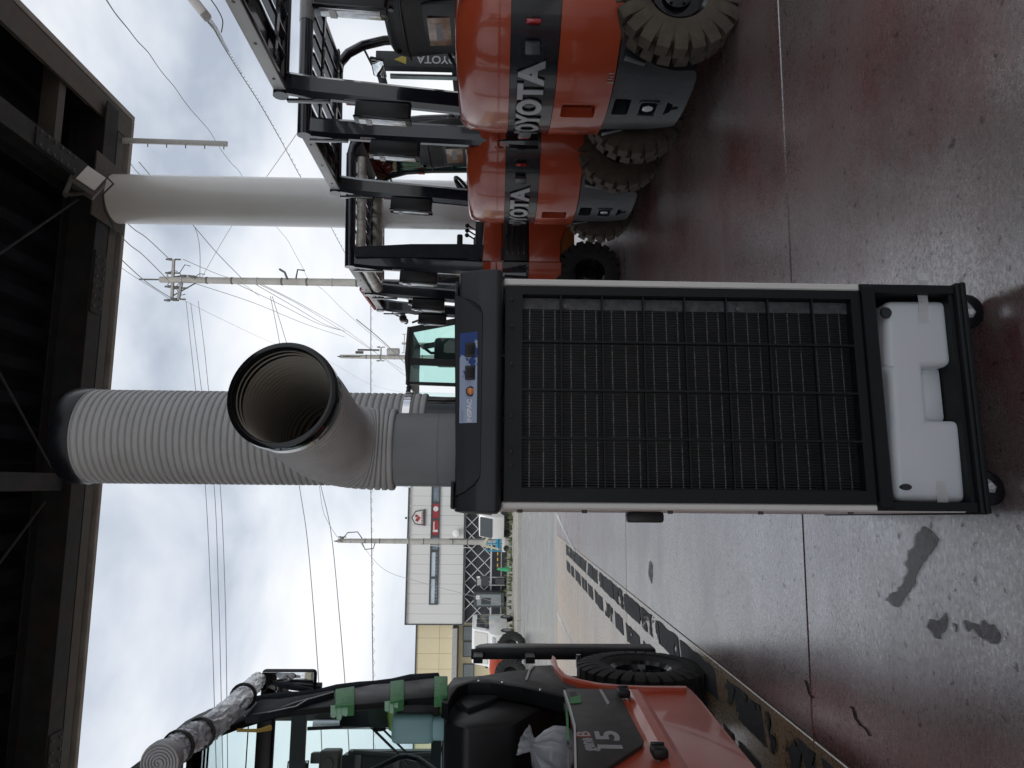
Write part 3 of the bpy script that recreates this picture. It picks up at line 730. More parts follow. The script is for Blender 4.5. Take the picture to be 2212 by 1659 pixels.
Rm = Matrix((xa, ya, zax)).transposed().to_4x4(); Rm.translation = ringc - Vector((base_p.x, base_p.y, 0))
MB().lathe([(.0805, -.038), (.0835, -.034), (.0845, -.010), (.0835, -.002), (.080, .0), (.0755, .0), (.0740, -.003), (.0740, -.038)], 72, Rm, closed=True).build('duct_ring', 'black_gloss', e1)
# rear exhaust duct
bp_ = toL(at(940, 950, 1.70))
e2 = bpy.data.objects.new('exhaust_duct', None); COL.objects.link(e2); e2.parent = ac; e2.location = (bp_.x, bp_.y, 0)
zc = toL(at(925, 950, 1.70)).z; zt = toL(at(200, 950, 1.70)).z; zt2 = zt + .004
MB().lathe([(.103, ztop - .002), (.103, zc + .02), (.100, zc + .02), (.100, ztop)], 56).build('collar', 'black_gloss', e2)
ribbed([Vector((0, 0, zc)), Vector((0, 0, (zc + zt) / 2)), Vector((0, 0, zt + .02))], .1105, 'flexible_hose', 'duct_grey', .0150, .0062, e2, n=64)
MB().lathe([(.112, zc + .035), (.1135, zc + .036), (.1135, zc + .052), (.112, zc + .053)], 56).build('hose_clamp', 'chrome', e2)
MB().box((.098, .066, zc + .044), (.02, .02, .014), bev=.003).build('clamp_screw', 'black_plastic', e2)
MB().lathe([(.111, zt - .006), (.1125, zt), (.1125, zt + .032), (.110, zt2 + .035), (.102, zt2 + .035), (.102, zt - .006)], 64, closed=True).build('duct_ring', 'black_satin', e2)
# ================= forklifts =================
def bow(t): return .55 * t * t + 1.25 * t ** 4
def outline(w, ins, xf=.33, n=22, ext=0):
    """plan loop of the counterweight: rear bowed, sides straight; t is to the right (-y)"""
    pts = []
    rc = .07
    for i in range(n + 1):
        t = -w + 2 * w * i / n
        x = bow(t) + ins
        e = w - abs(t)
        if e < rc: x += rc - math.sqrt(max(0, rc * rc - (rc - e) ** 2))
        pts.append((x, -t))
    pts += [(xf, -w), (xf, w)]
    return pts
def cw_band(name, rings, mtl, par, xf=.33):
    b = MB(); b.loft([[(x, y, z) for x, y in outline(w, ins, xf)] for z, w, ins in rings]); return b.build(name, mtl, par, ang=40)
def rear_text(s, size, tc_, zc_, ext, bold, off, mtl, par, name='lettering', sx=1.0, shear=0, spacing=1):
    b = text_bm(s, size, ext, bold, 3, shear, spacing)
    bmesh.ops.subdivide_edges(b, edges=[e for e in b.edges if e.calc_length() > .03], cuts=2)
    for v in b.verts:
        t = v.co.x * sx + tc_; z = zc_ + v.co.y; d = v.co.z
        v.co = Vector((bow(t) + off - d, -t, z))
    m = MB(); m._merge(b); return m.build(name, mtl, par, smooth=False)
def wheel(par, loc, r, w, side, mtl, rim_r, name='wheel', lug=True, nl=22):
    e = bpy.data.objects.new(name, None); COL.objects.link(e); e.parent = par; e.location = loc
    b = MB(); h = w / 2
    prof = [(rim_r, -h * .72), (rim_r + .012, -h * .86), (rim_r + (r - rim_r) * .45, -h), (r * .93, -h * .90), (r * .965, -h * .8), (r * .965, h * .8), (r * .93, h * .90), (rim_r + (r - rim_r) * .45, h), (rim_r + .012, h * .86), (rim_r, h * .72)]
    b.lathe(prof, 52, axis='y', closed=True)
    if lug:
        for k in range(nl):
            for sd in (-1, 1):
                a = 2 * math.pi * (k + (.35 if sd > 0 else 0)) / nl; rr = r * .965
                ca, sa = math.cos(a), math.sin(a)
                M4 = Matrix.Translation((ca * rr, sd * h * .50, sa * rr)) @ Matrix.Rotation(-a, 4, 'Y')
                tw = 2 * math.pi * r / nl * .78
                # block tapering down over the shoulder
                bb = bmesh.new()
                P_ = []
                for yy, r0, r1, tt in ((-h * .52, -.012, .035 * r / .235, .85), (h * .36, -.012, .035 * r / .235, 1.0), (h * .49, -r * .10, .006, 1.0), (h * .52, -r * .22, -r * .18, .8)):
                    P_.append([bb.verts.new((r1, sd * yy, -tw * tt / 2)), bb.verts.new((r1, sd * yy, tw * tt / 2)), bb.verts.new((r0 - .01, sd * yy, tw * tt / 2)), bb.verts.new((r0 - .01, sd * yy, -tw * tt / 2))])
                for p, q in zip(P_, P_[1:]):
                    for i in range(4): bb.faces.new((p[i], p[(i + 1) % 4], q[(i + 1) % 4], q[i]))
                bb.faces.new(P_[0]); bb.faces.new(P_[-1]); bmesh.ops.recalc_face_normals(bb, faces=bb.faces)
                b._merge(bb, M4)
    b.build('tyre', mtl, e, ang=40)
    s = -1 if side < 0 else 1
    prof = [(0, s * h * .25), (.030, s * h * .25), (.036, s * h * .45), (.055, s * h * .40), (.06, s * h * .05), (rim_r * .82, s * h * .02), (rim_r * .9, s * h * .6), (rim_r + .004, s * h * .78), (rim_r + .004, -s * h * .7), (0, -s * h * .7)]
    b = MB(); b.lathe(prof, 36, axis='y')
    for k in range(5):
        a = 2 * math.pi * k / 5; b.cyl((math.cos(a) * .045, s * h * .44, math.sin(a) * .045), .007, .02, 'y', 6)
    b.build('rim', 'black_gloss', e)
    return e
def make_forklift(dusty=True, front=True):
    e = thing('forklift', '-', 'forklift', loc=(0, 0, 0), group='orange forklifts parked in a row with their counterweights to the aisle')
    orange = 'orange_paint'
    up = cw_band('upper_panel', [(.902, .530, .0), (.985, .528, .002), (1.035, .505, .006), (1.085, .455, .014), (1.115, .415, .026), (1.130, .385, .05)], orange, e)
    cw_band('panel_lip', [(.944, .532, -.0035), (.952, .532, -.0035)], orange, up, xf=.2)
    cw_band('black_band', [(.700, .518, .012), (.7005, .524, .010), (.901, .524, .010)], 'band_paint', e)
    lo = cw_band('lower_panel', [(.445, .500, .03), (.452, .527, .004), (.46, .530, .0), (.699, .530, .0)], orange, e)
    cut = MB().box((-.02, -.06 + .045, .585), (.13, .105, .155), bev=.012).build('cut', 'sticker_ink')
    cut.parent = e; bool_cut(lo, [cut])
    MB().box((.055, -.015, .585), (.02, .102, .15)).build('pocket', orange, e, smooth=False)
    # side grooves of the corner
    for t in (.495,):
        MB().box((bow(t) + .002, -t, 1.0 - .06), (.012, .006, .05), bev=.002).build('rib', orange, e)
        MB().box((bow(t) + .004, -t, .80), (.02, .010, .17), bev=.002).build('rib', 'band_paint', e)
    # lettering, raised with a dark keyline
    rear_text('TOYOTA', .150, -.022, .803, .006, .0060, .006, 'silver_letter', e, sx=.99, spacing=1.02)
    rear_text('TOYOTA', .150, -.022, .803, .004, .0095, .008, 'black_gloss', e, name='lettering_edge', sx=.99, spacing=1.02)
    for sd in (1, -1):
        t = .425 * sd
        x = bow(t) + .004
        l = MB().box((x, -t, .812), (.018, .100, .064), (0, 0, -math.atan(1.2 * t)), bev=.01).build('tail_lamp', 'tail_red', e)
        MB().box((x + .004, -t + .052 * sd, .812), (.018, .04, .062), (0, 0, -math.atan(1.2 * t)), bev=.008).build('lens', 'tail_dark', l)
        b = MB(); t2 = .335 * sd
        b.prism([(-(t2 + .045 * sd), .842), (-(t2 + .045 * sd), .782), (-(t2 - .055 * sd), .772), (-(t2 - .055 * sd), .838)], bow(t2) - .001, bow(t2) + .02, 'yz', bev=.003)
        b.build('lamp_bezel', 'skirt_iron', e)
    # worn sticker scraps
    b = MB()
    for i, (dt, dz, w_, h_) in enumerate(((0, 0, .012, .026), (.016, .003, .008, .02), (.028, -.002, .014, .014), (.043, .002, .012, .02))): b.box((bow(.21 + dt) - .0012, -(.21 + dt), .468 + dz), (.002, w_, h_), (0, 0, -math.atan(1.2 * .21)))
    b.build('sticker_scrap', 'sticker_grey', e, smooth=False)
    # iron skirt between the wheels with draw-bar hole
    half = [(.497, .443), (.44, .430), (.36, .40), (.30, .35), (.265, .28), (.245, .20), (.235, .105), (.20, .088)]
    poly = [(-t, z) for t, z in half] + [(t, z) for t, z in half[::-1]]
    b = bmesh.new()
    n = len(poly); L0 = []; 
    NX = 14
    rings = []
    for z, w_ in [(h_[1], h_[0]) for h_ in half]:
        ring = []
        for i in range(NX + 1):
            t = -w_ + 2 * w_ * i / NX; ring.append((bow(t) + .028 + (.012 if z < .2 else 0), -t, z))
        ring += [(.34, -w_, z), (.34, w_, z)]
        rings.append(ring)
    sk = MB().loft(rings).build('skirt', 'skirt_iron', e, ang=30)
    cs = [MB().box((.05, .0 - .01, .385), (.16, .13, .075), bev=.012).build('cut', 'sticker_ink'),
          MB().box((.05, -.005, .262), (.15, .105, .075), bev=.02).build('cut', 'sticker_ink'),
          MB().prism([(.055, .18), (-.055, .18), (-.03, .15), (-.012, .15), (-.012, .12), (.012, .12), (.012, .15), (.03, .15)], -.02, .12, 'yz').build('cut', 'sticker_ink')]
    bool_cut(sk, cs)
    MB().box((.15, 0, .29), (.02, .18, .26)).build('skirt_recess', 'black_gloss', e, smooth=False)
    for (zc_, w_, h_) in ((.262, .115, .085),):
        b = MB()
        for (dy, dz, a_, c_) in ((0, h_ / 2, w_, .008), (0, -h_ / 2, w_, .008), (w_ / 2, 0, .008, h_), (-w_ / 2, 0, .008, h_)): b.box((.028 + bow(.05), -.005 + dy, zc_ + dz), (.012, a_, c_), bev=.003)
        b.build('socket_rim', 'skirt_iron', e)
    MB().cyl((.05, -.005, .262), .028, .05, 'x', 6, bev=.004).build('draw_pin', 'steel', e)
    for sd in (-1, 1):
        MB().prism([(-.30 * sd, .425), (-.335 * sd, .425), (-.285 * sd, .33), (-.262 * sd, .33)], .07, .10, 'yz', bev=.003).build('skirt_rib', 'skirt_iron', e)
    rear_text('15', .045, .14, .135, .004, .0012, .042, 'skirt_iron', e, name='weight_mark')
    # chassis behind the skirt, axle
    MB().box((.50, 0, .40), (.60, .86, .12), bev=.01).build('chassis', 'orange_chassis', e)
    MB().box((.42, -.30, .30), (.16, .012, .16)).build('axle_plate', 'orange_chassis', e)
    MB().cyl((.335, -.33, .32), .02, .02, 'x', 6).build('axle_bolt', 'steel', e)
    b = MB().cyl((.26, 0, .235), .045, .72, 'y', 12); b.box((.26, 0, .25), (.14, .5, .12), bev=.01); b.build('steer_axle', 'hardware', e)
    b = MB().tube([(.33, .1, .24), (.33, -.3, .20), (.3, -.38, .22)], .010, 8); b.build('tie_rod', 'steel', e)
    tyre = 'rubber_dusty' if dusty else 'rubber'
    for sd in (-1, 1): wheel(e, (.26, .43 * sd, .233), .233, .135, sd, tyre, .118)
    # body sides
    for sd in (-1, 1):
        y = .50 * sd
        arch = [(.335, .46), (.50, .46), (.60, .42), (.66, .34), (.70, .28), (1.12, .28), (1.12, .44), (.86, .50), (.80, .70), (.335, .70)]
        MB().prism(arch, y - .02, y + .02, 'xz', bev=.008).build('side_panel', orange, e)
        lv = MB().box((.56, y, .80), (.44, .04, .19), bev=.01).build('louvre_panel', 'black_plastic', e)
        for k in range(4): MB().box((.56, y + .021 * sd, .735 + .042 * k), (.34, .006, .018), bev=.002).build('louvre', 'band_paint', lv)
        MB().prism([(.335, .905), (.335, 1.06), (.80, 1.04), (.92, .98), (.92, .905)], y - .05 * (1 if sd > 0 else -1) - .02, y - .05 * (1 if sd > 0 else -1) + .02, 'xz', bev=.01).build('hood_side', orange, e)
        MB().box((1.0, .40 * sd, .30), (.30, .20, .03), bev=.004).build('step', 'black_plastic', e)
    MB().box((.62, 0, .86), (.56, .88, .34), bev=.02).build('hood', orange, e)
    MB().box((1.05, 0, .40), (.52, .9, .03)).build('floor_plate', 'black_plastic', e)
    # seat
    b = MB().box((.70, 0, 1.07), (.42, .46, .10), bev=.04, seg=3); sc_ = b.build('seat_cushion', 'seat_vinyl', e)
    rings = []
    for z, w_, x_, d_ in ((1.02, .20, .44, .05), (1.08, .235, .43, .10), (1.22, .25, .425, .13), (1.35, .245, .405, .135), (1.41, .235, .395, .135), (1.455, .215, .39, .11), (1.478, .17, .395, .06)):
        r = []
        for k in range(28):
            a = 2 * math.pi * k / 28; ca, sa = math.cos(a), math.sin(a)
            r.append((x_ + d_ / 2 * math.copysign(abs(ca) ** .5, ca) + .06, w_ * math.copysign(abs(sa) ** .45, sa), z))
        rings.append(r)
    sb = MB().loft(rings).build('seat_back', 'seat_vinyl', e, ang=60)
    MB().tube([(.41, .245, 1.385), (.385, .12, 1.39), (.380, 0, 1.39), (.385, -.12, 1.39), (.41, -.245, 1.385)], .006, 6).build('seam', 'black_plastic', sb)
    MB().prism([(-.20, 1.05), (.20, 1.05), (.17, 1.30), (-.17, 1.30)], .404, .425, 'yz', bev=.008).build('rear_pocket', 'black_plastic', sb)
    for zc_, yw in ((1.225, .20), (1.10, .20)):
        m_ = MB().box((.400, .01, zc_), (.003, yw, .105), (0, R(-3), 0), bev=.001).build('manual_sleeve', 'manual_card', sb)
        MB().box((.3975, .01, zc_ + .001), (.0015, yw * .6, .03), (0, R(-3), 0)).build('print_block', 'sticker_grey', m_)
    for dy in (-.15, .15): MB().cyl((.392, dy, 1.43), .012, .012, 'x', 12).build('button', 'black_gloss', sb)
    # grab lever block on the far side of the seat
    b = MB().tube([(.60, .26, 1.10), (.60, .29, 1.25), (.72, .29, 1.27)], .018, 8); b.box((.75, .29, 1.27), (.16, .05, .05), bev=.015); b.build('armrest', 'seat_vinyl', e)
    b = MB()
    for k, (dx, dy) in enumerate(((0, 0), (.05, .02), (.10, .03))): b.tube([(.82 + dx, .34 + dy, .95), (.80 + dx, .36 + dy, 1.12), (.84 + dx, .33 + dy, 1.2)], .008, 6); b.sphere((.84 + dx, .33 + dy, 1.21), .02)
    b.build('lever', 'black_plastic', e)
    # overhead guard: pillars
    for sd in (-1, 1):
        P_ = [(.285, .485 * sd, .72), (.285, .470 * sd, .92), (.30, .45 * sd, 1.13), (.345, .408 * sd, 1.9), (.362, .400 * sd, 2.04)]
        rings = []
        for (x, y, z) in P_:
            hw, hl = .034, .060
            c_ = .022
            rings.append([(x - hl + c_, y - hw, z), (x + hl - c_, y - hw, z), (x + hl, y - hw + c_, z), (x + hl, y + hw - c_, z), (x + hl - c_, y + hw, z), (x - hl + c_, y + hw, z), (x - hl, y + hw - c_, z), (x - hl, y - hw + c_, z)])
        p_r = MB().loft(rings).build('rear_pillar', 'navy_paint', e, ang=30)
        MB().box((.274, .412 * sd, 1.93), (.012, .03, .22), bev=.003).build('gutter', 'navy_paint', p_r)
        if sd > 0 or True:
            st = MB().box((.277, .425 * sd - .0, 1.70), (.0015, .055, .085), (0, R(3), 0)).build('warning_sticker', 'sticker_grey', p_r)
            b = MB(); b.lathe([(.010, 0), (.013, 0), (.013, .001), (.010, .001)], 16, Matrix.Translation((.2755, .435 * sd, 1.722)) @ Matrix.Rotation(R(-90), 4, 'Y'), closed=True); b.bar((.275, .425 * sd, 1.712), (.275, .445 * sd, 1.732), .003, .001, up=(1, 0, 0)); b.build('prohibit_mark', 'sticker_red', st)
            b = MB()
            for (a_, c_) in (((-.02, -.03), (-.02, .01)), ((-.02, -.03), (-.005, -.03)), ((-.01, -.02), (.012, -.02)), ((.012, -.02), (.012, .008)), ((.012, .008), (-.004, .008)), ((-.004, .008), (-.008, -.018))):
                b.bar((.2755, .425 * sd - a_[0], 1.70 + a_[1]), (.2755, .425 * sd - c_[0], 1.70 + c_[1]), .0025, .001, up=(1, 0, 0))
            b.build('pictogram', 'sticker_ink', st, smooth=False)
        # combination lamp box behind the pillar
        lx, lz = .225, 1.545
        lb_ = MB().box((lx, .418 * sd, lz), (.085, .062, .285), (0, R(3), 0), bev=.012).build('combination_lamp', 'black_plastic', e)
        MB().box((lx - .048, .418 * sd, lz), (.012, .072, .298), (0, R(3), 0), bev=.012).build('lamp_rim', 'black_gloss', lb_)
        MB().box((lx - .057, .418 * sd, lz), (.010, .050, .245), (0, R(3), 0), bev=.008).build('lamp_lens', 'lamp_clear', lb_)
        for dz in (-.07, .07): MB().box((lx - .0615, .418 * sd, lz + dz), (.003, .046, .028), (0, R(3), 0)).build('lens_bar', 'sticker_white', lb_)
    # roof
    b = MB().tube([(.355, -.45, 2.085), (.355, .45, 2.085)], .001)
    zr = 2.075
    MB().prism([(.318, 2.035), (.318, 2.105), (.345, 2.118), (.40, 2.118), (.40, 2.095), (.36, 2.085), (.345, 2.035)], -.375, .375, 'xz', bev=.004).build('rear_crossbar', 'navy_paint', e)
    rb = MB().box((.314, 0, 2.07), (.004, .748, .062), bev=.001).build('crossbar_lit_face', 'sticker_white', e)  # white sheet: light reflected off the bar's side, put into the colour
    for y in (-.28, 0, .28): MB().cyl((.311, y, 2.07), .008, .003, 'x', 12).build('hole', 'black_gloss', rb)
    for sd in (-1, 1):
        b = MB(); b.tube([(.30, .415 * sd, 2.075), (1.22, .415 * sd, 2.10)], .040, 14); b.build('side_rail', 'navy_paint', e)
        if front:
            b = MB(); b.tube([(1.18, .415 * sd, 2.10), (1.28, .415 * sd, 2.085), (1.36, .42 * sd, 2.03), (1.43, .43 * sd, 1.93), (1.48, .44 * sd, 1.78), (1.505, .45 * sd, 1.55), (1.52, .46 * sd, 1.2), (1.52, .46 * sd, .85)], .034, 12); fp_ = b.build('front_pillar', 'navy_paint', e)
            MB().box((1.455, .435 * sd, 1.64), (.004, .03, .06)).build('caution_sticker', 'sticker_red', fp_)
    for k in range(7):
        x = .50 + k * .115
        MB().box((x, 0, 2.072), (.026, .75, .045), bev=.008, seg=1).build('roof_slat', 'navy_paint', e)
    for y in (-.2, .2): MB().box((.81, y, 2.045), (.86, .035, .012)).build('roof_tie', 'navy_paint', e)
    MB().box((1.21, 0, 2.08), (.05, .78, .06), bev=.01).build('front_crossbar', 'navy_paint', e)
    MB().box((.44, 0, 2.075), (.10, .75, .012)).build('rear_sheet', 'navy_paint', e)
    if front:
        # dash, wheel, column
        MB().prism([(1.30, .42), (1.55, .42), (1.52, 1.10), (1.38, 1.12), (1.34, .95)], -.44, .44, 'xz', bev=.02).build('dashboard', 'black_plastic', e)
        MB().tube([(1.36, .12, .95), (1.16, .12, 1.20)], .03, 10).build('steering_column', 'black_plastic', e)
        sw = MB().lathe([(.150 + .014 * math.cos(a * .785), .014 * math.sin(a * .785)) for a in range(8)], 36, Matrix.Translation((1.15, .12, 1.22)) @ Matrix.Rotation(R(-38), 4, 'Y'), closed=True)
        sw.bar((1.15 + .11, .12, 1.22 + .09), (1.15 - .11, .12, 1.22 - .09), .03, .012, up=(0, 1, 0)); sw.bar((1.15, -.02, 1.22), (1.15, .26, 1.22), .03, .012); sw.sphere((1.15, .12, 1.22), .045, (1, 1, .6))
        sw.build('steering_wheel', 'black_plastic', e)
        MB().sphere((1.04, .20, 1.16), .022).build('knob', 'black_plastic', e)
        b = MB().tube([(1.42, .43, 1.93), (1.25, .38, 1.85)], .008, 6); mi = b.build('rear_mirror', 'black_plastic', e)
        MB().box((1.22, .36, 1.80), (.02, .18, .10), (0, R(12), R(10)), bev=.012).build('mirror_shell', 'black_plastic', mi)
        MB().box((1.208, .36, 1.797), (.003, .165, .085), (0, R(12), R(10)), bev=.001).build('mirror_face', 'mirror_glass', mi)
        # front wheels and fenders
        for sd in (-1, 1):
            wheel(e, (1.36, .44 * sd, .27), .27, .16, sd, tyre, .14, nl=22)
            b = MB(); n = 14; ra, rb_ = .315, .345; pts = [(1.36 + ra * math.cos(R(a)), .27 + ra * math.sin(R(a))) for a in [15 + 150 * i / n for i in range(n + 1)]] + [(1.36 + rb_ * math.cos(R(a)), .27 + rb_ * math.sin(R(a))) for a in [165 - 150 * i / n for i in range(n + 1)]]
            b.prism(pts, .34 * sd, .53 * sd, 'xz'); b.build('fender', orange, e)
        # mast
        ms = bpy.data.objects.new('mast', None); COL.objects.link(ms); ms.parent = e; ms.location = (1.66, 0, 0)
        for sd in (-1, 1):
            b = MB(); y = .34 * sd
            b.box((0, y, 1.02), (.10, .016, 1.86)); b.box((-.042, y - .03 * sd, 1.02), (.014, .06, 1.86)); b.box((.042, y - .03 * sd, 1.02), (.014, .06, 1.86)); b.build('outer_channel', 'black_plastic', ms, smooth=False)
            b = MB(); y = .26 * sd
            b.box((.0, y, 1.05), (.08, .05, 1.86), bev=.004); b.build('inner_channel', 'black_plastic', ms)
            MB().cyl((-.06, .20 * sd, 1.0), .022, 1.7, 'z', 12).build('lift_cylinder', 'steel', ms)
            MB().box((-.02, .12 * sd, 1.1), (.012, .03, 1.5)).build('chain', 'steel', ms, smooth=False)
        for z in (.5, 1.3, 1.93): MB().box((-.045, 0, z), (.02, .70, .07), bev=.004).build('mast_tie', 'black_plastic', ms)
        pl = MB().box((.0, -.352, 1.15), (.135, .006, 1.6), bev=.002).build('mast_plate', 'charcoal_plastic', ms)
        tb = text_bm('TOYOTA', .095, .001, .0015)
        T = Matrix.Translation((.0, -.357, 1.42)) @ Matrix.Rotation(R(90), 4, 'X') @ Matrix.Rotation(R(90), 4, 'Z')
        mb = MB(); mb._merge(tb, T); mb.build('lettering', 'silver_letter', pl, smooth=False)
        MB().prism([(-.05, 1.70), (.04, 1.70), (-.01, 1.80)], -.360, -.3565, 'xz').build('warning_triangle', 'yellow_paint', ms, smooth=False)
        b = MB()
        for z in (.16, .52): b.box((.11, 0, z), (.03, .86, .09), bev=.004)
        b.build('carriage', 'black_plastic', ms)
        for sd in (-1, 1):
            b = MB(); b.box((.15, .22 * sd, .32), (.03, .10, .58), bev=.004); b.box((.62, .22 * sd, .05), (.95, .10, .03), bev=.004); b.build('fork', 'hardware', ms)
    return e
fk1 = make_forklift()
def place(e, x, y, deg, label, sc=1):
    e.location = (x, y, 0); e.rotation_euler = (0, 0, R(deg)); e['label'] = label; e.scale = (sc, sc, sc); return e
place(fk1, 1.245, 3.25, 9, 'nearest orange forklift in the row, its lettered band and grey iron skirt fully in view')
fk2 = copy_tree(fk1); place(fk2, 1.075, 4.53, 8, 'second orange forklift, its counterweight half hidden behind the nearest one')
for c in list(fk2.children):
    if c.name.startswith('sticker_scrap'): bpy.data.objects.remove(c)
fk3 = make_forklift(dusty=False); place(fk3, .53, 5.87, 8, 'third forklift with rolled clear curtains and navy cloth on its rear pillar')
fk5 = make_forklift(dusty=False, front=False); place(fk5, .50, 7.15, 7, 'farthest forklift of the row, only roof bar and lamp boxes showing', 1.05)
# extras on the third forklift
def roll(par, pts, r, name, m='wrap_plastic', straps=()):
    pts = [Vector(p) for p in pts]; fine = []
    for a, d in zip(pts, pts[1:]):
        for k in range(10): fine.append(a.lerp(d, k / 10))
    fine.append(pts[-1])
    rr = [r * (1 + .12 * noise.noise(Vector((i * .45, r * 30, 0)))) for i in range(len(fine))]
    o = MB().tube([p + Vector((0, 0, noise.noise(p * 12) * r * .15)) for p in fine], rr, 14).build(name, m, par)
    return o
[c for c in fk3.children if c.name.startswith('mast')][0].location.x = 2.08
roll(fk3, [(.42, -.39, 2.00), (1.20, -.39, 2.02)], .035, 'curtain_roll')
roll(fk3, [(.36, -.33, 1.99), (.36, .36, 1.99)], .05, 'curtain_roll')
roll(fk3, [(.42, .39, 2.0), (1.2, .39, 2.02)], .045, 'curtain_roll')
rings = []
for z, w_ in ((2.03, .05), (1.6, .07), (1.2, .075), (.98, .07), (.86, .045), (.80, .03)):
    rings.append([(.37, -.455 - .012, z), (.37 + w_ * 1.5, -.47, z), (.37 + w_ * 1.55, -.445, z), (.37, -.43, z)])
b = MB().loft(rings); bmesh.ops.subdivide_edges(b.bm, edges=b.bm.edges[:], cuts=2); b.build('side_cloth', 'cloth_navy', fk3)
MB().tube([(.36, -.47, .82), (.30, -.52, .76), (.28, -.525, .70)], .012, 6, flat=(1, .4)).build('cloth_strap', 'cloth_navy', fk3)
# windshield cab of the third forklift
b = MB(); b.prism([(1.50, 1.05), (1.52, 1.05), (1.46, 1.90), (1.36, 2.02), (1.34, 2.02), (1.44, 1.88)], -.40, .40, 'xz'); b.build('windshield', 'glass_green', fk3, smooth=False)
MB().prism([(1.22, 2.13), (1.46, 2.08), (1.56, 1.98), (1.54, 1.95), (1.44, 2.05), (1.22, 2.10)], -.44, .44, 'xz', bev=.005).build('cab_visor', 'charcoal_plastic', fk3)
MB().tube([(1.49, .1, 1.86), (1.47, .12, 1.6)], .010, 6).build('yellow_rope', 'rope_yellow', fk3)
# work lamp on the farthest one
b = MB().tube([(.34, .44, 1.98), (.30, .52, 1.96), (.28, .55, 1.90)], .008, 6); wl = b.build('work_lamp', 'black_plastic', fk5)
MB().sphere((.26, .55, 1.86), .045, (1, 1, .9)).build('lamp_shell', 'black_plastic', wl)
MB().cyl((.225, .55, 1.85), .036, .02, 'x', 16).build('lamp_face', 'lamp_clear', wl)
# white/red taped edge strip above its crossbar
b = MB()
b.box((.322, 0, 2.125), (.03, .80, .02)); b.build('bar_tape', 'sticker_red', fk5, smooth=False)
# clear protective sleeve on the second forklift's side rail end
MB().tube([(1.02, -.415, 2.094), (1.235, -.415, 2.10)], .044, 14).build('rail_sleeve', 'tape_clear', fk2)
# ================= the new forklift on the left, seen from its right side =================
G4 = Frame(-1.27, 3.22, 99)
g4 = thing('forklift', 'new orange and grey cab forklift at the lower left with green tape on its pillar', 'forklift', G4)
h = lambda X, Y, c=0: G4.hy(X, Y, c)
def side_poly(name, pix, d0, d1, m, par=None, bev=.006, extra=(), extra0=(), c=None):
    pts = list(extra0) + [h(X, Y, d0 if c is None else c) for X, Y in pix] + list(extra)
    return MB().prism(pts, d0, d1, 'xz', bev=bev).build(name, m, par or g4)
# front wheel (outer face flush with y=0), smooth new tyre with shoulder lugs
w4 = wheel(g4, (0.03, .085, .262), .262, .17, -1, 'rubber', .135, nl=30)
# lifting mast with carriage guard plate
z_ = lambda X, Y, c=0: h(X, Y, c)[1]
P_ = [h(1024, 1425), h(1030, 1400), h(1045, 1390), h(1530, 1397)]
zt_ = h(1024, 1415)[1]
MB().prism([(.34, .12), (.34, zt_), (.40, zt_), (.44, zt_ - .02), (.465, zt_ - .06), (.465, .12)], .0, .05, 'xz', bev=.008).build('mast_guard', 'black_plastic', g4)
MB().box((.345, .03, .6), (.012, .05, .9), bev=.004).build('guard_edge', 'black_plastic', g4)
for X in (1030, 1152):
    zz = h(X, 1440)[1]; MB().box((.28, .03, zz), (.14, .03, .045)).build('guard_bracket', 'black_plastic', g4, smooth=False)
for y in (.27, .80):
    b = MB(); b.box((.34, y, 1.02), (.09, .05, 1.9), bev=.004); b.build('mast_rail', 'black_plastic', g4)
    b = MB(); b.cyl((.28, y + (.07 if y < .5 else -.07), .95), .024, 1.7, 'z', 12); b.build('lift_cylinder', 'steel', g4)
    MB().box((.34, y + (.05 if y < .5 else -.05), 1.05), (.06, .03, 1.9)).build('inner_rail', 'hardware', g4, smooth=False)
for z in (.5, 1.2, 1.88): MB().box((.32, .53, z), (.03, .56, .07)).build('mast_tie', 'black_plastic', g4, smooth=False)
MB().cyl((.20, .03, h(1250, 1415)[1]), .012, .06, 'y', 8).build('hub_bolt', 'steel', g4)
# front fender, a thin orange lip
out_ = [(1193, 1415), (1200, 1420), (1206, 1440), (1222, 1456), (1250, 1466), (1290, 1474), (1340, 1479), (1400, 1481), (1483, 1481)]
inn_ = [(1483, 1487), (1400, 1487), (1340, 1486), (1288, 1481), (1246, 1474), (1216, 1462), (1198, 1444), (1191, 1424)]
side_poly('fender', out_ + inn_, -.012, .30, 'orange_new', bev=.002)
# grey body between door opening and fender
side_poly('front_panel', [(1134, 1467), (1141, 1446), (1151, 1438), (1197, 1436), (1203, 1450), (1222, 1466), (1252, 1476), (1298, 1485), (1298, 1490), (1222, 1488), (1216, 1483)], .006, .06, 'charcoal_panel', bev=.003)
side_poly('trim_strip', [(1134, 1468), (1142, 1445), (1151, 1437.5), (1155, 1438), (1146, 1447), (1139, 1468)], .001, .01, 'silver_letter', bev=0)
# black cowl rim round the opening
side_poly('cowl', [(954, 1517), (964, 1484), (980, 1463), (1044, 1459), (1091, 1451), (1141, 1445), (1134, 1467), (1216, 1483), (1222, 1500), (1216, 1506), (1130, 1485), (1060, 1475), (1010, 1476), (988, 1485), (974, 1503), (968, 1521)], .004, .06, 'frame_black', bev=.003)
for X, Y in ((1034, 1471), (1085, 1474), (1167, 1490)):
    p = h(X, Y, .0); MB().box((p[0], .0, p[1]), (.012, .006, .010), bev=.002).build('clip', 'chrome', g4)
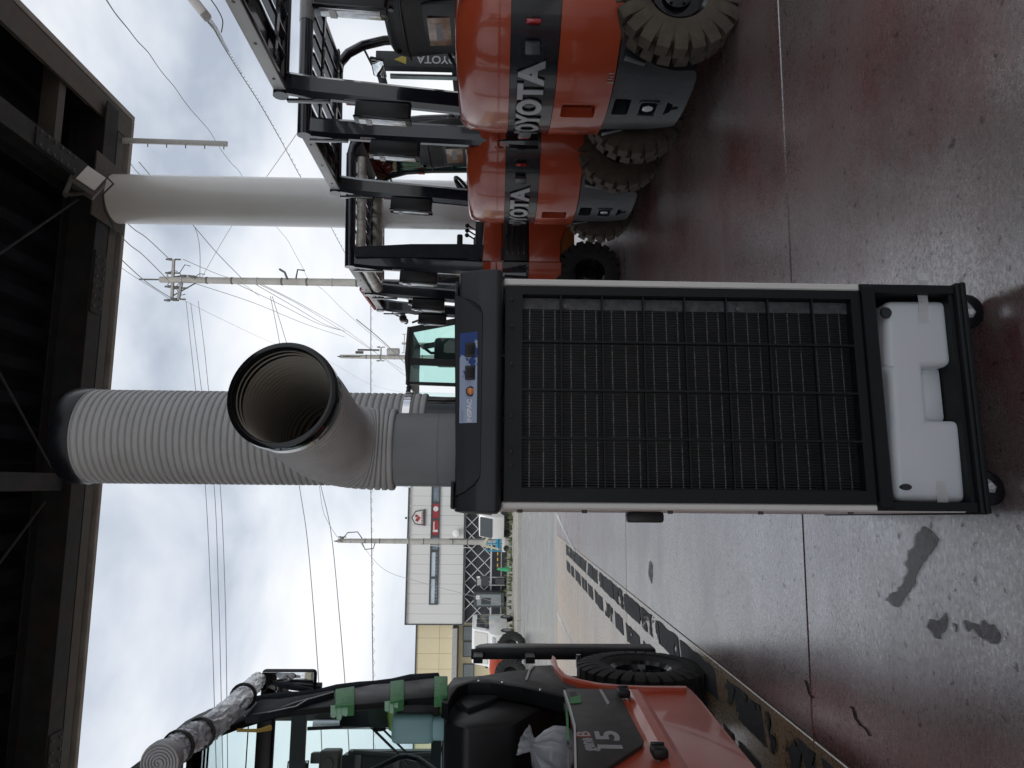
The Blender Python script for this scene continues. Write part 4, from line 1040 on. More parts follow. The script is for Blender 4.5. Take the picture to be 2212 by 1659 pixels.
# dashboard mass, inner wall, floor
ip = [h(958, 1520, .12), h(985, 1490, .12), h(1060, 1480, .12), h(1216, 1500, .12)]
dash = MB().prism([(-.28, 1.14), (-.20, 1.12), (-.02, .98), (.10, .80), (.10, .35), (-.28, .35), (-.34, .70), (-.62, .86), (-.66, 1.04), (-.60, 1.12)], .07, .94, 'xz', bev=.02).build('dashboard', 'black_plastic', g4)
side_poly('kneepad', [(975, 1500), (1000, 1478), (1040, 1476), (1085, 1482), (1095, 1494), (1060, 1512), (1010, 1530)], .05, .10, 'charcoal_plastic', bev=.012)
MB().box((-.95, .92, .72), (1.7, .04, .84), bev=.01).build('left_wall', 'black_plastic', g4)
MB().box((-.85, .48, .44), (1.5, .9, .04)).build('floor_plate', 'black_plastic', g4, smooth=False)
MB().box((-1.02, .90, 1.135), (1.5, .05, .03), bev=.006).build('window_sill', 'black_plastic', g4)
for k in range(6):
    p = G4.hy(982, 1582 + k * 15, .86)
    q = MB().box((p[0], .86, p[1]), (.038, .006, .026), bev=.002).build('indicator_tile', 'sticker_grey', dash)
    MB().box((p[0], .856, p[1]), (.014, .004, .012)).build('tile_mark', 'sticker_ink', q, smooth=False)
for k in range(5):
    p = G4.hy(1095 + k * 6, 1600 + k * 5, .30); MB().bar((p[0], .30, p[1]), (p[0] - .45, .55, p[1] - .05), .02, .004).build('floor_rib', 'charcoal_plastic', g4, smooth=False)
# battery cover panel with model lettering
pan = [(1220, 1490), (1226, 1486.5), (1331, 1488.5), (1344, 1510), (1366, 1555), (1390, 1599), (1387, 1608), (1310, 1659), (1252, 1700), (1243, 1659), (1241, 1567), (1232, 1527)]
bp_ = side_poly('battery_door', pan, -.012, .03, 'charcoal_panel', bev=.004)
st = [(1217, 1490), (1221, 1490), (1233, 1527), (1243.5, 1566), (1246, 1659), (1248, 1700), (1242, 1700), (1241, 1659), (1239.5, 1567), (1229, 1527)]
side_poly('door_trim', st, -.018, .0, 'sticker_white', bev=0)  # chrome strip; its reflection of the sky is painted in as white
st2 = [(1209, 1490), (1213, 1490), (1221, 1515), (1228, 1545), (1230, 1700), (1226, 1700), (1225, 1545), (1216, 1515)]
side_poly('sill_tube', st2, .02, .05, 'steel', bev=0)
side_poly('accent_mark', [(1294, 1489.5), (1299, 1488.5), (1317, 1518), (1312, 1522)], -.0135, -.011, 'silver_letter', bev=0, c=-.013)
side_poly('seam_patch', [(1229, 1495), (1243, 1493), (1248, 1502), (1249, 1520), (1240, 1521)], -.0128, -.011, 'charcoal_plastic', bev=0, c=-.013)
def side_text(s, X0, Y0, X1, Y1, size, m, bold, ext=.001, name='lettering', sx=1):
    """text running from pixel 0 to pixel 1 on the side plane"""
    p, q = Vector(h(X0, Y0, -.013)), Vector(h(X1, Y1, -.013))
    b = text_bm(s, size, ext, bold)
    xs = [v.co.x for v in b.verts]; w = max(xs) - min(xs); d = q - p; k = d.length / w * sx; d.normalize(); nrm = Vector((-d.y, d.x)); mid = (p + q) / 2
    for v in b.verts:
        a, c_ = v.co.x * k, v.co.y
        v.co = Vector((mid.x + d.x * a + nrm.x * c_, -.0125 - v.co.z, mid.y + d.y * a + nrm.y * c_))
    mb = MB(); mb._merge(b); return mb.build(name, m, bp_, smooth=False)
side_text('gene', 1274, 1622, 1265, 1594, .060, 'silver_letter', .002)
side_text('B', 1263, 1592, 1260, 1580.5, .060, 'sticker_red', .0028)
side_text('B', 1263, 1591.5, 1260, 1581, .058, 'silver_letter', .001, .0016)
side_text('15', 1323, 1621, 1312, 1582, .100, 'silver_letter', .003)
# tape tags on the door
side_poly('tape_tag', [(1229, 1508), (1253, 1502), (1256, 1518), (1232, 1520)], -.0150, -.0125, 'tape_green', bev=0, c=-.014)
side_poly('tape_tag', [(1222, 1520), (1226, 1530), (1230, 1600), (1224, 1600)], .012, .014, 'tape_green', bev=0)
# orange body low panel, running back past the frame edge
low = [(1331, 1488.5), (1345, 1481.5), (1483, 1481.5), (1493, 1488), (1516, 1512), (1560, 1567), (1638, 1661)]
rear = [(-2.05, .14), (-2.25, .35), (-2.25, .95), (-1.95, 1.05)]
up_ = [h(1252, 1700), h(1310, 1659), h(1387, 1608), h(1390, 1599), h(1366, 1555), h(1344, 1510)]
body = MB().prism([h(X, Y) for X, Y in low] + rear + up_, .0, .05, 'xz', bev=.008).build('side_panel', 'orange_new', g4)
# pressed ridge along the panel
r0, r1 = h(1372, 1497), h(1462, 1659); dv = (Vector(r1) - Vector(r0))
b = MB(); q0 = Vector(r0); q1 = q0 + dv * 2.0; nn = Vector((-dv.y, dv.x)).normalized()
sec = lambda q: [(q.x + nn.x * .035, 0.001, q.y + nn.y * .035), (q.x + nn.x * .010, -.014, q.y + nn.y * .010), (q.x - nn.x * .02, -.014, q.y - nn.y * .02), (q.x - nn.x * .045, .001, q.y - nn.y * .045)]
b.loft([sec(q0), sec(q1)]); b.build('pressed_ridge', 'orange_new', g4, smooth=False)
for X, Y in ((1347, 1509), (1424, 1641)):
    p = h(X, Y); l_ = MB().box((p[0], -.022, p[1]), (.060, .03, .045), bev=.008).build('door_latch', 'black_plastic', g4)
    MB().box((p[0] + .02, -.036, p[1]), (.012, .012, .04), bev=.003).build('latch_pin', 'black_gloss', l_)
# chassis core, counterweight behind, rear wheels
MB().box((-1.0, .5, .30), (1.9, .84, .24), bev=.02).build('chassis', 'black_plastic', g4)
MB().box((-2.05, .5, .62), (.5, .98, .90), bev=.08, seg=4).build('counterweight', 'orange_new', g4)
for y in (.10, .90): wheel(g4, (-1.75, y, .233), .233, .135, -1 if y < .5 else 1, 'rubber', .118, nl=26)
wheel(g4, (0.03, .915, .272), .272, .17, 1, 'rubber', .135, nl=30)
# seat with orange side bolster in the opening
b = MB(); P_ = [G4.hy(*q, .30) for q in ((1012, 1661), (1033, 1645), (1053, 1633), (1081, 1629), (1083, 1661), (1083, 1700), (1000, 1700))]
b.prism(P_, .30, .75, 'xz', bev=.02); b.build('seat_box', 'orange_new', g4)
P_ = [G4.hy(*q, .29) for q in ((1084, 1628), (1100, 1629), (1108, 1645), (1112, 1700), (1084, 1700))]
MB().prism(P_, .29, .74, 'xz', bev=.015).build('seat_base', 'charcoal_plastic', g4)
# ---- cab frame ----
top_e = [(962, 1463.5), (941, 1463.5), (881, 1470), (842, 1475), (802, 1478), (768, 1485), (722, 1492), (683, 1497), (640, 1503), (603, 1509), (560, 1514), (520, 1518), (478, 1523), (450, 1531), (428, 1544), (400, 1560), (382, 1576), (376, 1590), (352, 1602), (330, 1618), (309, 1636), (270, 1665)]
low_e = [(290, 1690), (330, 1655), (366, 1625), (400, 1606), (430, 1592), (470, 1578), (520, 1560), (560, 1548), (603, 1537), (640, 1533), (683, 1529), (722, 1525), (766, 1522), (842, 1516), (881, 1510), (940, 1505), (966, 1502)]
for yy, mname, lab in ((.0, 'cab_frame', None),):
    side_poly('cab_frame', top_e + low_e, .004, .028, 'frame_black', bev=.006)
far = [G4.hy(*q, .02) for q in top_e + low_e]
MB().prism(far, .92, .97, 'xz', bev=.006).build('cab_frame', 'black_plastic', g4)
# roof sheet and header between the frames, following the top outline
tl = [Vector(G4.hy(*q, .02)) for q in top_e]
R1 = [[(p.x, .05, p.y - .004) for p in tl[12:]], [(p.x, .93, p.y - .004) for p in tl[12:]], [(p.x, .93, p.y - .03) for p in tl[12:]], [(p.x, .05, p.y - .03) for p in tl[12:]]]
rings = [[R1[j][i] for j in range(4)] for i in range(len(R1[0]))]
MB().loft([r for r in rings[4:]]).build('cab_roof', 'charcoal_plastic', g4)
hb = h(573, 1600, .05); p = tl[10]
MB().box((p.x - .02, .5, G4.hx(573, 1600, p.x - .02)[1]), (.05, .86, .06), bev=.01).build('header_bar', 'black_plastic', g4)
# windshield glass along the pillar line
gl = [tl[i] for i in (1, 3, 5, 7, 9, 11)]
b = MB(); b.loft([[(p.x + .01, .06, p.y - .03), (p.x + .01, .93, p.y - .03), (p.x + .004, .93, p.y - .034), (p.x + .004, .06, p.y - .034)] for p in gl]); b.build('windshield', 'glass_cyan', g4, smooth=False)
gl = [tl[i] for i in (11, 12, 13, 14, 15)]; gl[0] = gl[0] + Vector((.006, -.016))
b = MB(); b.loft([[(p.x + .004, .06, p.y - .012), (p.x + .004, .93, p.y - .012), (p.x, .93, p.y - .018), (p.x, .06, p.y - .018)] for p in gl]); b.build('roof_glass', 'glass_cyan', g4, smooth=False)
# roof caps
side_poly('roof_cap', [(534 - 56, 1521), (428, 1542), (400, 1557), (380, 1574), (376, 1592), (384, 1592), (400, 1574), (430, 1556), (482, 1535)], -.012, .03, 'charcoal_plastic', bev=.004)
# wiper arms and motor
pt = lambda X, Y, c: Vector((lambda a: (a[0], c, a[1]))(G4.hy(X, Y, c)))
wp = MB(); wp.tube([pt(799, 1568, .28), pt(883, 1651, .50)], .006, 6); wp.tube([pt(822, 1570, .28), pt(909, 1657, .50)], .005, 6); wp.tube([pt(664, 1574, .26), pt(820, 1566, .28)], .008, 6); wp.build('wiper', 'black_plastic', g4)
b = MB(); q = pt(790, 1543, .2); b.box(q, (.05, .10, .22), bev=.012); q = pt(820, 1560, .24); b.cyl(q, .03, .06, 'y', 12); b.build('wiper_motor', 'black_plastic', g4)
q = pt(905, 1530, .10); MB().box(q, (.10, .06, .17), bev=.006).build('tank_bracket', 'black_plastic', g4)
b = MB().tube([pt(950, 1672, .35), pt(905, 1640, .35), pt(880, 1634, .35), pt(860, 1637, .35), pt(790, 1672, .38)], .012, 10); b.build('grab_handle', 'black_plastic', g4)
# washer tank wrapped in a green bag
q = pt(902, 1570, .16)
tkk = MB().box((0, 0, 0), (.095, .11, .17), bev=.022, seg=3).build('washer_tank', 'cyan_tank', g4, loc=q + Vector((0, 0, .015)))
MB().box((.0, .0, -.10), (.08, .09, .08), bev=.02, seg=3).build('tank_neck', 'cyan_tank', tkk)
MB().cyl((-.02, 0, -.145), .028, .04, 'z', 16, bev=.004).build('tank_cap', 'black_plastic', tkk)
b = MB().box((.040, -.030, -.02), (.050, .11, .25), bev=.012, seg=3); bmesh.ops.subdivide_edges(b.bm, edges=b.bm.edges[:], cuts=3)
for v in b.bm.verts: v.co += Vector((noise.noise(v.co * 30), noise.noise(v.co * 30 + Vector((9, 0, 0))), noise.noise(v.co * 30 + Vector((0, 9, 0))))) * .012
b.build('green_wrap', 'green_bag', tkk)
# cloth rolled along the pillar, zipper, green tapes
edge = [tl[i] for i in range(1, 12)]
rr = [.018 + .006 * math.sin(i * 1.7) for i in range(len(edge))]
MB().tube([(p.x - .012, .015, p.y - .012) for p in edge], rr, 12).build('rolled_cloth', 'cloth_navy', g4)
zp = [pt(603, 1530, -.012), pt(640, 1516, -.016), pt(680, 1506, -.018), pt(722, 1494, -.016)]
zp2 = [pt(529, 1546, -.012), pt(580, 1538, -.014), pt(640, 1525, -.014), pt(668, 1508, -.016)]
b = MB()
for path_ in (zp, zp2):
    for a, d in zip(path_, path_[1:]):
        n = int((d - a).length / .006)
        for k in range(n): b.box(a.lerp(d, k / n), (.003, .003, .003))
o = b.build('zipper', 'sticker_white', g4, smooth=False); o['kind'] = 'stuff'
MB().prism([h(*q, -.012) for q in ((560, 1512), (610, 1510), (660, 1502), (722, 1491), (722, 1496), (668, 1512), (620, 1528), (560, 1545), (530, 1548))], -.014, .012, 'xz', bev=.003).build('curtain_flap', 'cloth_navy', g4)
def tape4(X0, X1, tails):
    e0 = [i for i in top_e]; import bisect
    def yt(X):
        for (xa, ya), (xb, yb) in zip(top_e, top_e[1:]):
            if xb <= X <= xa: return ya + (yb - ya) * (X - xa) / (xb - xa)
        return 1463.5
    def yl(X):
        for (xa, ya), (xb, yb) in zip(low_e, low_e[1:]):
            if xa <= X <= xb: return ya + (yb - ya) * (X - xa) / (xb - xa)
        return 1502
    P_ = [(X0, yt(X0) - 2.5), (X0, yl(X0) + 1), (X1, yl(X1) + 1), (X1, yt(X1) - 2.5)]
    a = [h(*q, -.006) for q in P_]
    o = MB().prism(a, -.008, .031, 'xz', bev=.004).build('green_tape', 'tape_green', g4)
    for (xa, xb, y1) in tails:
        pp = [h(xa, yl(xa) - 2, .0), h(xb, yl(xb) - 2, .0), h(xb, y1 - 5, .0), h((xa + xb) / 2 + 3, y1, .0), h(xa, y1 - 3, .0)]
        MB().prism(pp, .0, .0015, 'xz').build('tape_tail', 'tape_green_pale', o, smooth=False)
tape4(724, 766, [(714, 726, 1551), (727, 738, 1556), (739, 751, 1547)])
tape4(843, 873, [(831, 840, 1538), (841, 850, 1542), (851, 860, 1530)])
tape4(938, 967, [])
# rear-view mirror
mc = G4.hx(624, 1476, .0) 
ms_ = -.40
a0, a1 = G4.hx(565, 1476, ms_), G4.hx(684, 1476, ms_); b0, b1 = G4.hx(624, 1445, ms_), G4.hx(624, 1509, ms_)
cyy, czz = (b0[0] + b1[0]) / 2, (a0[1] + a1[1]) / 2; wy, wz = abs(b1[0] - b0[0]), abs(a0[1] - a1[1])
mir = MB().box((ms_, cyy, czz), (.035, wy, wz), bev=.017, seg=4).build('mirror_shell', 'black_plastic', g4)
m_ = MB().box((ms_ - .0185, cyy, czz), (.004, wy - .016, wz - .016), bev=.0018).build('mirror_face', 'mirror_glass', mir)
MB().tube([(ms_, cyy + wy * .4, czz - .03), (ms_ - .02, .02, czz - .06)], .009, 8).build('mirror_arm', 'black_plastic', mir)
MB().cyl((ms_ + .01, cyy + wy * .1, czz - wz / 2 - .008), .014, .02, 'z', 12).build('mirror_knob', 'black_plastic', mir)
# rolled clear curtain hanging off the roof edge
ctr = [(556, 1470), (530, 1500), (500, 1530), (457, 1570), (420, 1592), (398, 1603), (370, 1625), (344, 1644)]
pts = [pt(X, Y, -.06) for X, Y in ctr]; fine = []
for a, d in zip(pts, pts[1:]):
    for k in range(12): fine.append(a.lerp(d, k / 12))
fine.append(pts[-1])
rings = []
for i, p in enumerate(fine):
    t_ = (fine[min(i + 1, len(fine) - 1)] - fine[max(i - 1, 0)]).normalized(); u = Vector((0, 1, 0)); v = t_.cross(u); rr = .030 + .008 * min(1, i / 34)
    rings.append([p + (u * math.cos(2 * math.pi * k / 40) + v * math.sin(2 * math.pi * k / 40)) * rr * (1 + .20 * noise.noise(Vector((k * .4, i * .35, 1))) + .13 * noise.noise(Vector((k * 1.1, i * .8, 7)))) for k in range(40)])
cr_ = MB().loft(rings).build('curtain_roll', 'curtain_plastic', g4, ang=28)
for i in (14, 44, 66):
    p = fine[i]; t_ = (fine[i + 1] - fine[i - 1]).normalized(); u = Vector((0, 1, 0)); v = t_.cross(u)
    MB().tube([p + (u * math.cos(a) + v * math.sin(a)) * .041 for a in [2 * math.pi * k / 20 for k in range(21)]], .006, 6).build('curtain_tie', 'black_plastic', cr_)
p = fine[-1] + Vector((0, -.005, -.012))
sp_c = []
for k in range(150):
    a = k * .24; r_ = .004 + .00030 * k; sp_c.append(p + Vector((-.03 + .0, math.cos(a) * r_, math.sin(a) * r_)))
MB().tube(sp_c, .0026, 5).build('curtain_end_coil', 'curtain_edge', cr_)
MB().cyl(p + Vector((-.01, 0, 0)), .050, .035, 'x', 28, bev=.006).build('curtain_end', 'curtain_edge', cr_)
MB().tube([pt(512, 1577, -.02), pt(535, 1578, -.015), pt(560, 1578, -.012), pt(584, 1572, -.01)], [.006, .005, .006, .009], 8).build('yellow_rope', 'rope_yellow', cr_)
# crumpled clear bag lying in the opening: a thing of its own
q = G4.wld(*pt(1196, 1628, .12)) if False else None
pb = pt(1192, 1628, .14); wpos = G4.wld(pb.x, pb.y, 0); wpos.z = pb.z
bb = MB(); rings = []
nb = 72; prof_b = [(-.085, .030), (-.080, .060), (-.05, .082), (-.01, .088), (.03, .078), (.055, .050), (.068, .026), (.076, .020), (.090, .030), (.104, .044), (.112, .050)]
for zi, (z, r_) in enumerate(prof_b):
    ring = []
    for k in range(nb):
        a = 2 * math.pi * k / nb; up_ = max(0, (z + .06) / .13)
        pl = abs(noise.noise(Vector((math.cos(a) * 2.6, math.sin(a) * 2.6, z * 5)))) * .55 + .22 * abs(noise.noise(Vector((math.cos(a) * 7, math.sin(a) * 7, z * 9 + 4))))
        rr = r_ * (1.12 - pl * (.5 + .6 * up_)); ring.append((math.cos(a) * rr * 1.1, math.sin(a) * rr * .85, z + .008 * noise.noise(Vector((a * 2, z * 30, 0)))))
    rings.append(ring)
bb.loft(rings, True, False)
bmesh.ops.rotate(bb.bm, verts=bb.bm.verts, cent=(0, 0, 0), matrix=Euler((0, R(24), 0)).to_matrix())
o = bb.build('plastic_bag', 'bag_plastic', None, loc=wpos, ang=70)
tag(o, 'crumpled clear plastic bag lying in the door opening of the left forklift', 'plastic bag')
# loader boom seen through the cab glass
lf = Frame(at(800, 1652, 6.6).x, 6.6, 20)
ld = thing('loader', 'dark hoisting boom with a caged lamp seen through the left cab glass', 'loader', lf)
b = MB(); b.box((0, 0, 1.15), (.19, .2, 2.3), bev=.01); b.box((.11, -.02, 1.2), (.03, .14, 2.1)); b.build('boom', 'charcoal_plastic', ld)
b = MB()
for z in (.6, 1.0, 1.4, 1.8, 2.15): b.box((.02, -.11, z), (.16, .03, .06), bev=.004)
b.build('boom_bracket', 'hardware', ld)
b = MB().tube([(.11, -.10, .2), (.12, -.11, 1.2), (.09, -.11, 1.7), (.12, -.1, 2.2)], .02, 8); b.build('hydraulic_hose', 'black_plastic', ld)
b = MB(); b.box((0, 0, 2.42), (.26, .2, .18), bev=.02); b.cyl((.02, -.1, 2.42), .05, .08, 'y', 16); b.box((.06, .0, 2.55), (.09, .1, .1), bev=.01); b.build('boom_head', 'hardware', ld)
lamp = MB().box((-.03, -.16, 2.66), (.15, .08, .13), (R(10), 0, 0), bev=.02).build('work_lamp', 'charcoal_plastic', ld)
MB().box((-.03, -.205, 2.66), (.12, .01, .10), (R(10), 0, 0)).build('lamp_face', 'lamp_clear', lamp)
MB().tube([(-.12, -.2, 2.58), (-.12, -.24, 2.75), (.06, -.24, 2.75), (.06, -.2, 2.58), (-.12, -.2, 2.58)], .008, 6).build('lamp_guard', 'black_plastic', lamp)
MB().box((-.2, .4, .55), (1.4, 1.2, .7), bev=.08).build('chassis', 'orange_new', ld)
for sx in (-.6, .35): wheel(ld, (sx, -.22, .3), .30, .18, -1, 'rubber', .14, nl=22)
for sx in (-.6, .35): wheel(ld, (sx, 1.02, .3), .30, .18, 1, 'rubber', .14, nl=22)
# ================= across the road =================
mk('shop_white', (.68, .68, .665), .6, var=.04, scale=.6, dirt=(.5, .49, .46), dirt_amt=.25)
mk('shop_cream', (.68, .60, .40), .7, var=.05, scale=.6)
mk('shop_dark', (.045, .05, .058), .6, var=.15, scale=2)
mk('lattice_white', (.58, .59, .6), .5)
mk('edge_dark', (.06, .065, .07), .5)
mk('sign_red', (.34, .035, .045), .4)
mk('grey_trim', (.38, .37, .36), .6)
mk('window_grey', (.24, .27, .28), .12, var=.2, scale=1)
mk('window_blue', (.16, .20, .24), .1, var=.4, scale=1.5)
mk('pane_shade', (.50, .56, .62), .2, var=.15, scale=2)
FB = Frame(*(lambda p: (p.x, p.y))(YARD.wld(0, 48)), 8)
fb = lambda X, Y, c=0: FB.hy(X, Y, c)
sh = thing('shop_building', 'white panelled shop across the road with a dark lower floor behind white lattice', 'building', FB)
def frect(name, X0, X1, Y0, Y1, y0, y1, m, par, bev=0, c=0):
    """rectangle seen between rows X0..X1 (top..bottom) and columns Y0..Y1, from depth y0 to y1"""
    p, q = fb((X0), (Y0 + Y1) / 2, c), fb(X1, (Y0 + Y1) / 2, c); a, d = fb((X0 + X1) / 2, Y0, c), fb((X0 + X1) / 2, Y1, c)
    x0, x1 = sorted((a[0], d[0])); z0, z1 = sorted((p[1], q[1]))
    return MB().box(((x0 + x1) / 2, (y0 + y1) / 2, (z0 + z1) / 2), (x1 - x0, y1 - y0, z1 - z0), bev=bev, seg=1).build(name, m, par, smooth=False)
xl = fb(950, 1348)[0]; xr = fb(950, 1010)[0]
zroof = fb(881, 1200)[1]; zband = fb(1001, 1200)[1]; zw0, zw1 = fb(948, 1200)[1], fb(929, 1200)[1]
# backing volume
MB().box(((xl + xr) / 2, 4.2, zroof / 2 - .05), (xr - xl - .1, 8, zroof - .2)).build('core', 'shop_dark', sh, smooth=False)
pw = .628; n = int((xr - xl) / pw); pw = (xr - xl) / n
wx0 = fb(940, 1306)[0]; 
pm = MB().box((0, 0, 0), (pw - .012, .10, 1)).mesh('wall_panel', 'shop_white', False)
for i in range(n):
    xc = xl + (i + .5) * pw
    if xc + pw * .3 < wx0: segs = [(zband, zroof)]
    else: segs = [(zband, zw0), (zw1, zroof)]
    for z0, z1 in segs: inst(pm, 'wall_panel', sh, (xc, .05, (z0 + z1) / 2), sc=(1, 1, z1 - z0))
for i in range(0): pass
MB().box(((xl + xr) / 2, 0.02, (zw0 - .55)), (xr - xl, .015, .02)).build('flashing', 'grey_trim', sh, smooth=False)
MB().box(((xl + xr) / 2, -.02, zroof + .04), (xr - xl + .1, .2, .08)).build('roof_edge', 'edge_dark', sh, smooth=False)
MB().box((xl - .03, .1, (zroof + zband) / 2), (.06, .3, zroof - zband)).build('corner_edge', 'edge_dark', sh, smooth=False)
MB().box(((xl + xr) / 2, -.05, zband - .06), (xr - xl, .3, .12)).build('band_trim', 'edge_dark', sh, smooth=False)
# strip window: frames and panes
wY = [1306, 1248, 1190.5, 1158, 1122, 1086, 1050, 1012]
for i in range(len(wY) - 1):
    a, d = fb(938, wY[i])[0], fb(938, wY[i + 1])[0]
    f = MB(); cx0 = (a + d) / 2; ww = d - a; t_ = .07
    zc_ = (zw0 + zw1) / 2; hh = zw1 - zw0
    f.box((cx0, -.02, zw1 - t_ / 2), (ww, .12, t_)); f.box((cx0, -.02, zw0 + t_ / 2), (ww, .12, t_)); f.box((a + t_ / 2, -.02, zc_), (t_, .12, hh - 2 * t_)); f.box((d - t_ / 2, -.02, zc_), (t_, .12, hh - 2 * t_))
    w = f.build('window', 'edge_dark', sh, smooth=False)
    MB().box((cx0, .0, zc_), (ww - 2 * t_, .02, hh - 2 * t_)).build('pane', 'window_blue', w, smooth=False)
    if i < 2:
        MB().box((cx0, -.02, zw1 - t_ - .16), (ww - 2 * t_, .015, .26)).build('blind', 'pane_shade', w, smooth=False)
        b = MB(); nsc = 7
        for k in range(nsc):
            xk = a + t_ + (k + .5) * (ww - 2 * t_) / nsc; b.prism([(xk - .05, zw1 - t_ - .30), (xk + .05, zw1 - t_ - .30), (xk + .01, zw1 - t_ - .42), (xk - .03, zw1 - t_ - .36)], -.03, -.025, 'xz')
        b.build('blind_scallop', 'shop_dark', w, smooth=False)
    elif i in (3, 4):
        rs = MB().box((cx0, -.035, zw0 + t_ + .20), (ww - 2 * t_, .015, .40)).build('sign_board', 'sign_red', w, smooth=False)
        b = MB()
        if i == 4: b.prism([(cx0 + .15 + .17 * math.cos(k * math.pi / 6), zw0 + t_ + .2 + .17 * math.sin(k * math.pi / 6)) for k in range(12)], -.046, -.043, 'xz')
        else: b.box((cx0 - .2, -.045, zw0 + t_ + .2), (.14, .004, .32)); b.box((cx0 + .1, -.045, zw0 + t_ + .3), (.6, .004, .07))
        b.build('sign_shape', 'sticker_white', rs, smooth=False)
# house-shaped logo board
lp = lambda X, Y: fb(X, Y, -.08)
lg = MB().prism([lp(888.5, 1119), (lp(896, 1132)), lp(918, 1136), lp(919, 1100), lp(897, 1104)], -.08, .0, 'xz').build('logo_board', 'edge_dark', sh, smooth=False)
MB().prism([lp(891, 1119), (lp(897.5, 1130)), lp(914, 1133), lp(914, 1103), lp(898.5, 1106)], -.095, -.081, 'xz').build('logo_face', 'shop_white', lg, smooth=False)
b = MB(); p = lp(903, 1119)
for dx, dz, r in ((-.12, .05, .15), (.14, .10, .13), (.02, -.06, .12)): b.prism([(p[0] + dx + r * math.cos(k * .7) * (.7 + .3 * (k % 2)), p[1] + dz + r * math.sin(k * .7) * (.7 + .3 * (k % 2))) for k in range(9)], -.10, -.096, 'xz')
b.build('logo_mark', 'sign_red', lg, smooth=False)
b = MB(); p = lp(912, 1119)
for k in range(8): b.box((p[0] - .38 + k * .11, -.099, p[1]), (.07, .004, .10))
b.build('logo_writing', 'sign_red', lg, smooth=False)
# lower floor: lattice
zl1, zl0 = fb(1004, 1200)[1], fb(1061, 1200)[1]
MB().box(((xl + xr) / 2, -.06, zl1), (xr - xl, .10, .10)).build('lattice_rail', 'lattice_white', sh, smooth=False)
MB().box(((xl + xr) / 2, -.06, zl0), (xr - xl, .10, .10)).build('lattice_rail', 'lattice_white', sh, smooth=False)
hl = zl1 - zl0; lw = hl / 2; x = xl + .05
bm_ = None; mid = (zl0 + zl1) / 2
L_ = math.hypot(lw, hl); ang = math.atan2(hl, lw)
lm = MB().box((0, 0, 0), (math.hypot(hl, hl) - .05, .05, .047)).mesh('lattice_bar', 'lattice_white', False)
x = xl + hl / 2; sgn = 1
while x < xr - hl / 2:
    for s_, yy in ((1, -.07), (-1, -.035)):
        inst(lm, 'lattice_bar', sh, (x, yy, mid), (0, -s_ * R(45), 0))
    x += hl / 2
MB().box(((xl + xr) / 2, -.05, .35), (xr - xl, .12, .06)).build('lower_rail', 'grey_trim', sh, smooth=False)
# entrance booth and menu stand
bt = frect('porch', 1024, 1088, 1274, 1305, -1.2, -.2, 'edge_dark', sh)
frect('porch_glass', 1031, 1082, 1278, 1301, -1.22, -1.2, 'window_grey', bt); frect('porch_lamp', 1029, 1037, 1280, 1288, -1.25, -1.22, 'sticker_white', bt)
frect('porch_board', 1040, 1060, 1285, 1299, -1.24, -1.22, 'shop_dark', bt)
# satellite dish and wall gear
b = MB().lathe([(0, .05), (.12, .035), (.22, 0), (.235, 0), (.12, .045), (0, .062)], 20, Matrix.Translation((fb(985, 1152)[0], -.25, fb(985, 1152)[1])) @ Matrix.Rotation(R(70), 4, 'X')); d_ = b.build('satellite_dish', 'shop_white', sh)
MB().tube([(fb(985, 1152)[0], -.05, fb(985, 1152)[1] - .25), (fb(985, 1152)[0], -.22, fb(985, 1152)[1])], .02, 6).build('dish_arm', 'hardware', d_)
MB().box((fb(880, 1119)[0], .1, zroof + .2), (.14, .12, .12)).build('roof_lamp', 'hardware', sh, smooth=False)
# sign box on posts
sg = thing('menu_sign', 'grey rectangular sign board on two posts before the lattice', 'sign', Frame(*(lambda v: (v.x, v.y))(FB.wld(fb(1060, 1258, -2)[0], -2)), 8)); SGX = fb(1060, 1258, -2)[0]
def srect(name, X0, X1, Y0, Y1, y0, y1, m, par):
    p, q = fb(X0, Y0, -2), fb(X1, Y1, -2); x0, x1 = sorted((p[0] - SGX, q[0] - SGX)); z0, z1 = sorted((p[1], q[1]))
    return MB().box(((x0 + x1) / 2, (y0 + y1) / 2, (z0 + z1) / 2), (x1 - x0, y1 - y0, z1 - z0)).build(name, m, par, smooth=False)
s_ = srect('board', 1028, 1056, 1244, 1266, -.06, .06, 'shop_dark', sg); srect('board_text', 1031, 1039, 1250, 1264, -.066, -.061, 'grey_trim', s_); srect('board_lamp', 1030, 1037, 1244.5, 1249, -.07, -.061, 'sticker_white', s_)
srect('post', 1056, 1090, 1246, 1248, -.03, .03, 'grey_trim', sg); srect('post', 1056, 1090, 1263, 1265, -.03, .03, 'grey_trim', sg); srect('lower_box', 1070, 1089, 1249, 1262, -.2, .2, 'shop_dark', sg)

# cream building on the left
cb = thing('cream_building', 'cream panelled building with a grey ledge beside the white shop', 'building', FB)
cxl = xl - 16; zc1 = fb(897, 1400)[1]
MB().box(((cxl + xl) / 2, 4.9, zc1 / 2), (xl - cxl - .3, 8, zc1 - .1)).build('core', 'grey_trim', cb, smooth=False)
zlo = fb(977, 1400)[1]; pw2 = .98
cm = MB().box((0, 0, 0), (pw2 - .014, .10, 1)).mesh('wall_panel', 'shop_cream', False)
k = 0; x = xl - .06
zm = (zlo + zc1) / 2 - .3
while x - pw2 > cxl:
    for z0, z1 in ((zlo, zm - .007), (zm + .007, zc1)): inst(cm, 'wall_panel', cb, (x - pw2 / 2, .85, (z0 + z1) / 2), sc=(1, 1, z1 - z0))
    x -= pw2
MB().box(((cxl + xl) / 2 - .03, .84, zc1 + .04), (xl - cxl - .06, .2, .08)).build('roof_edge', 'edge_dark', cb, smooth=False)
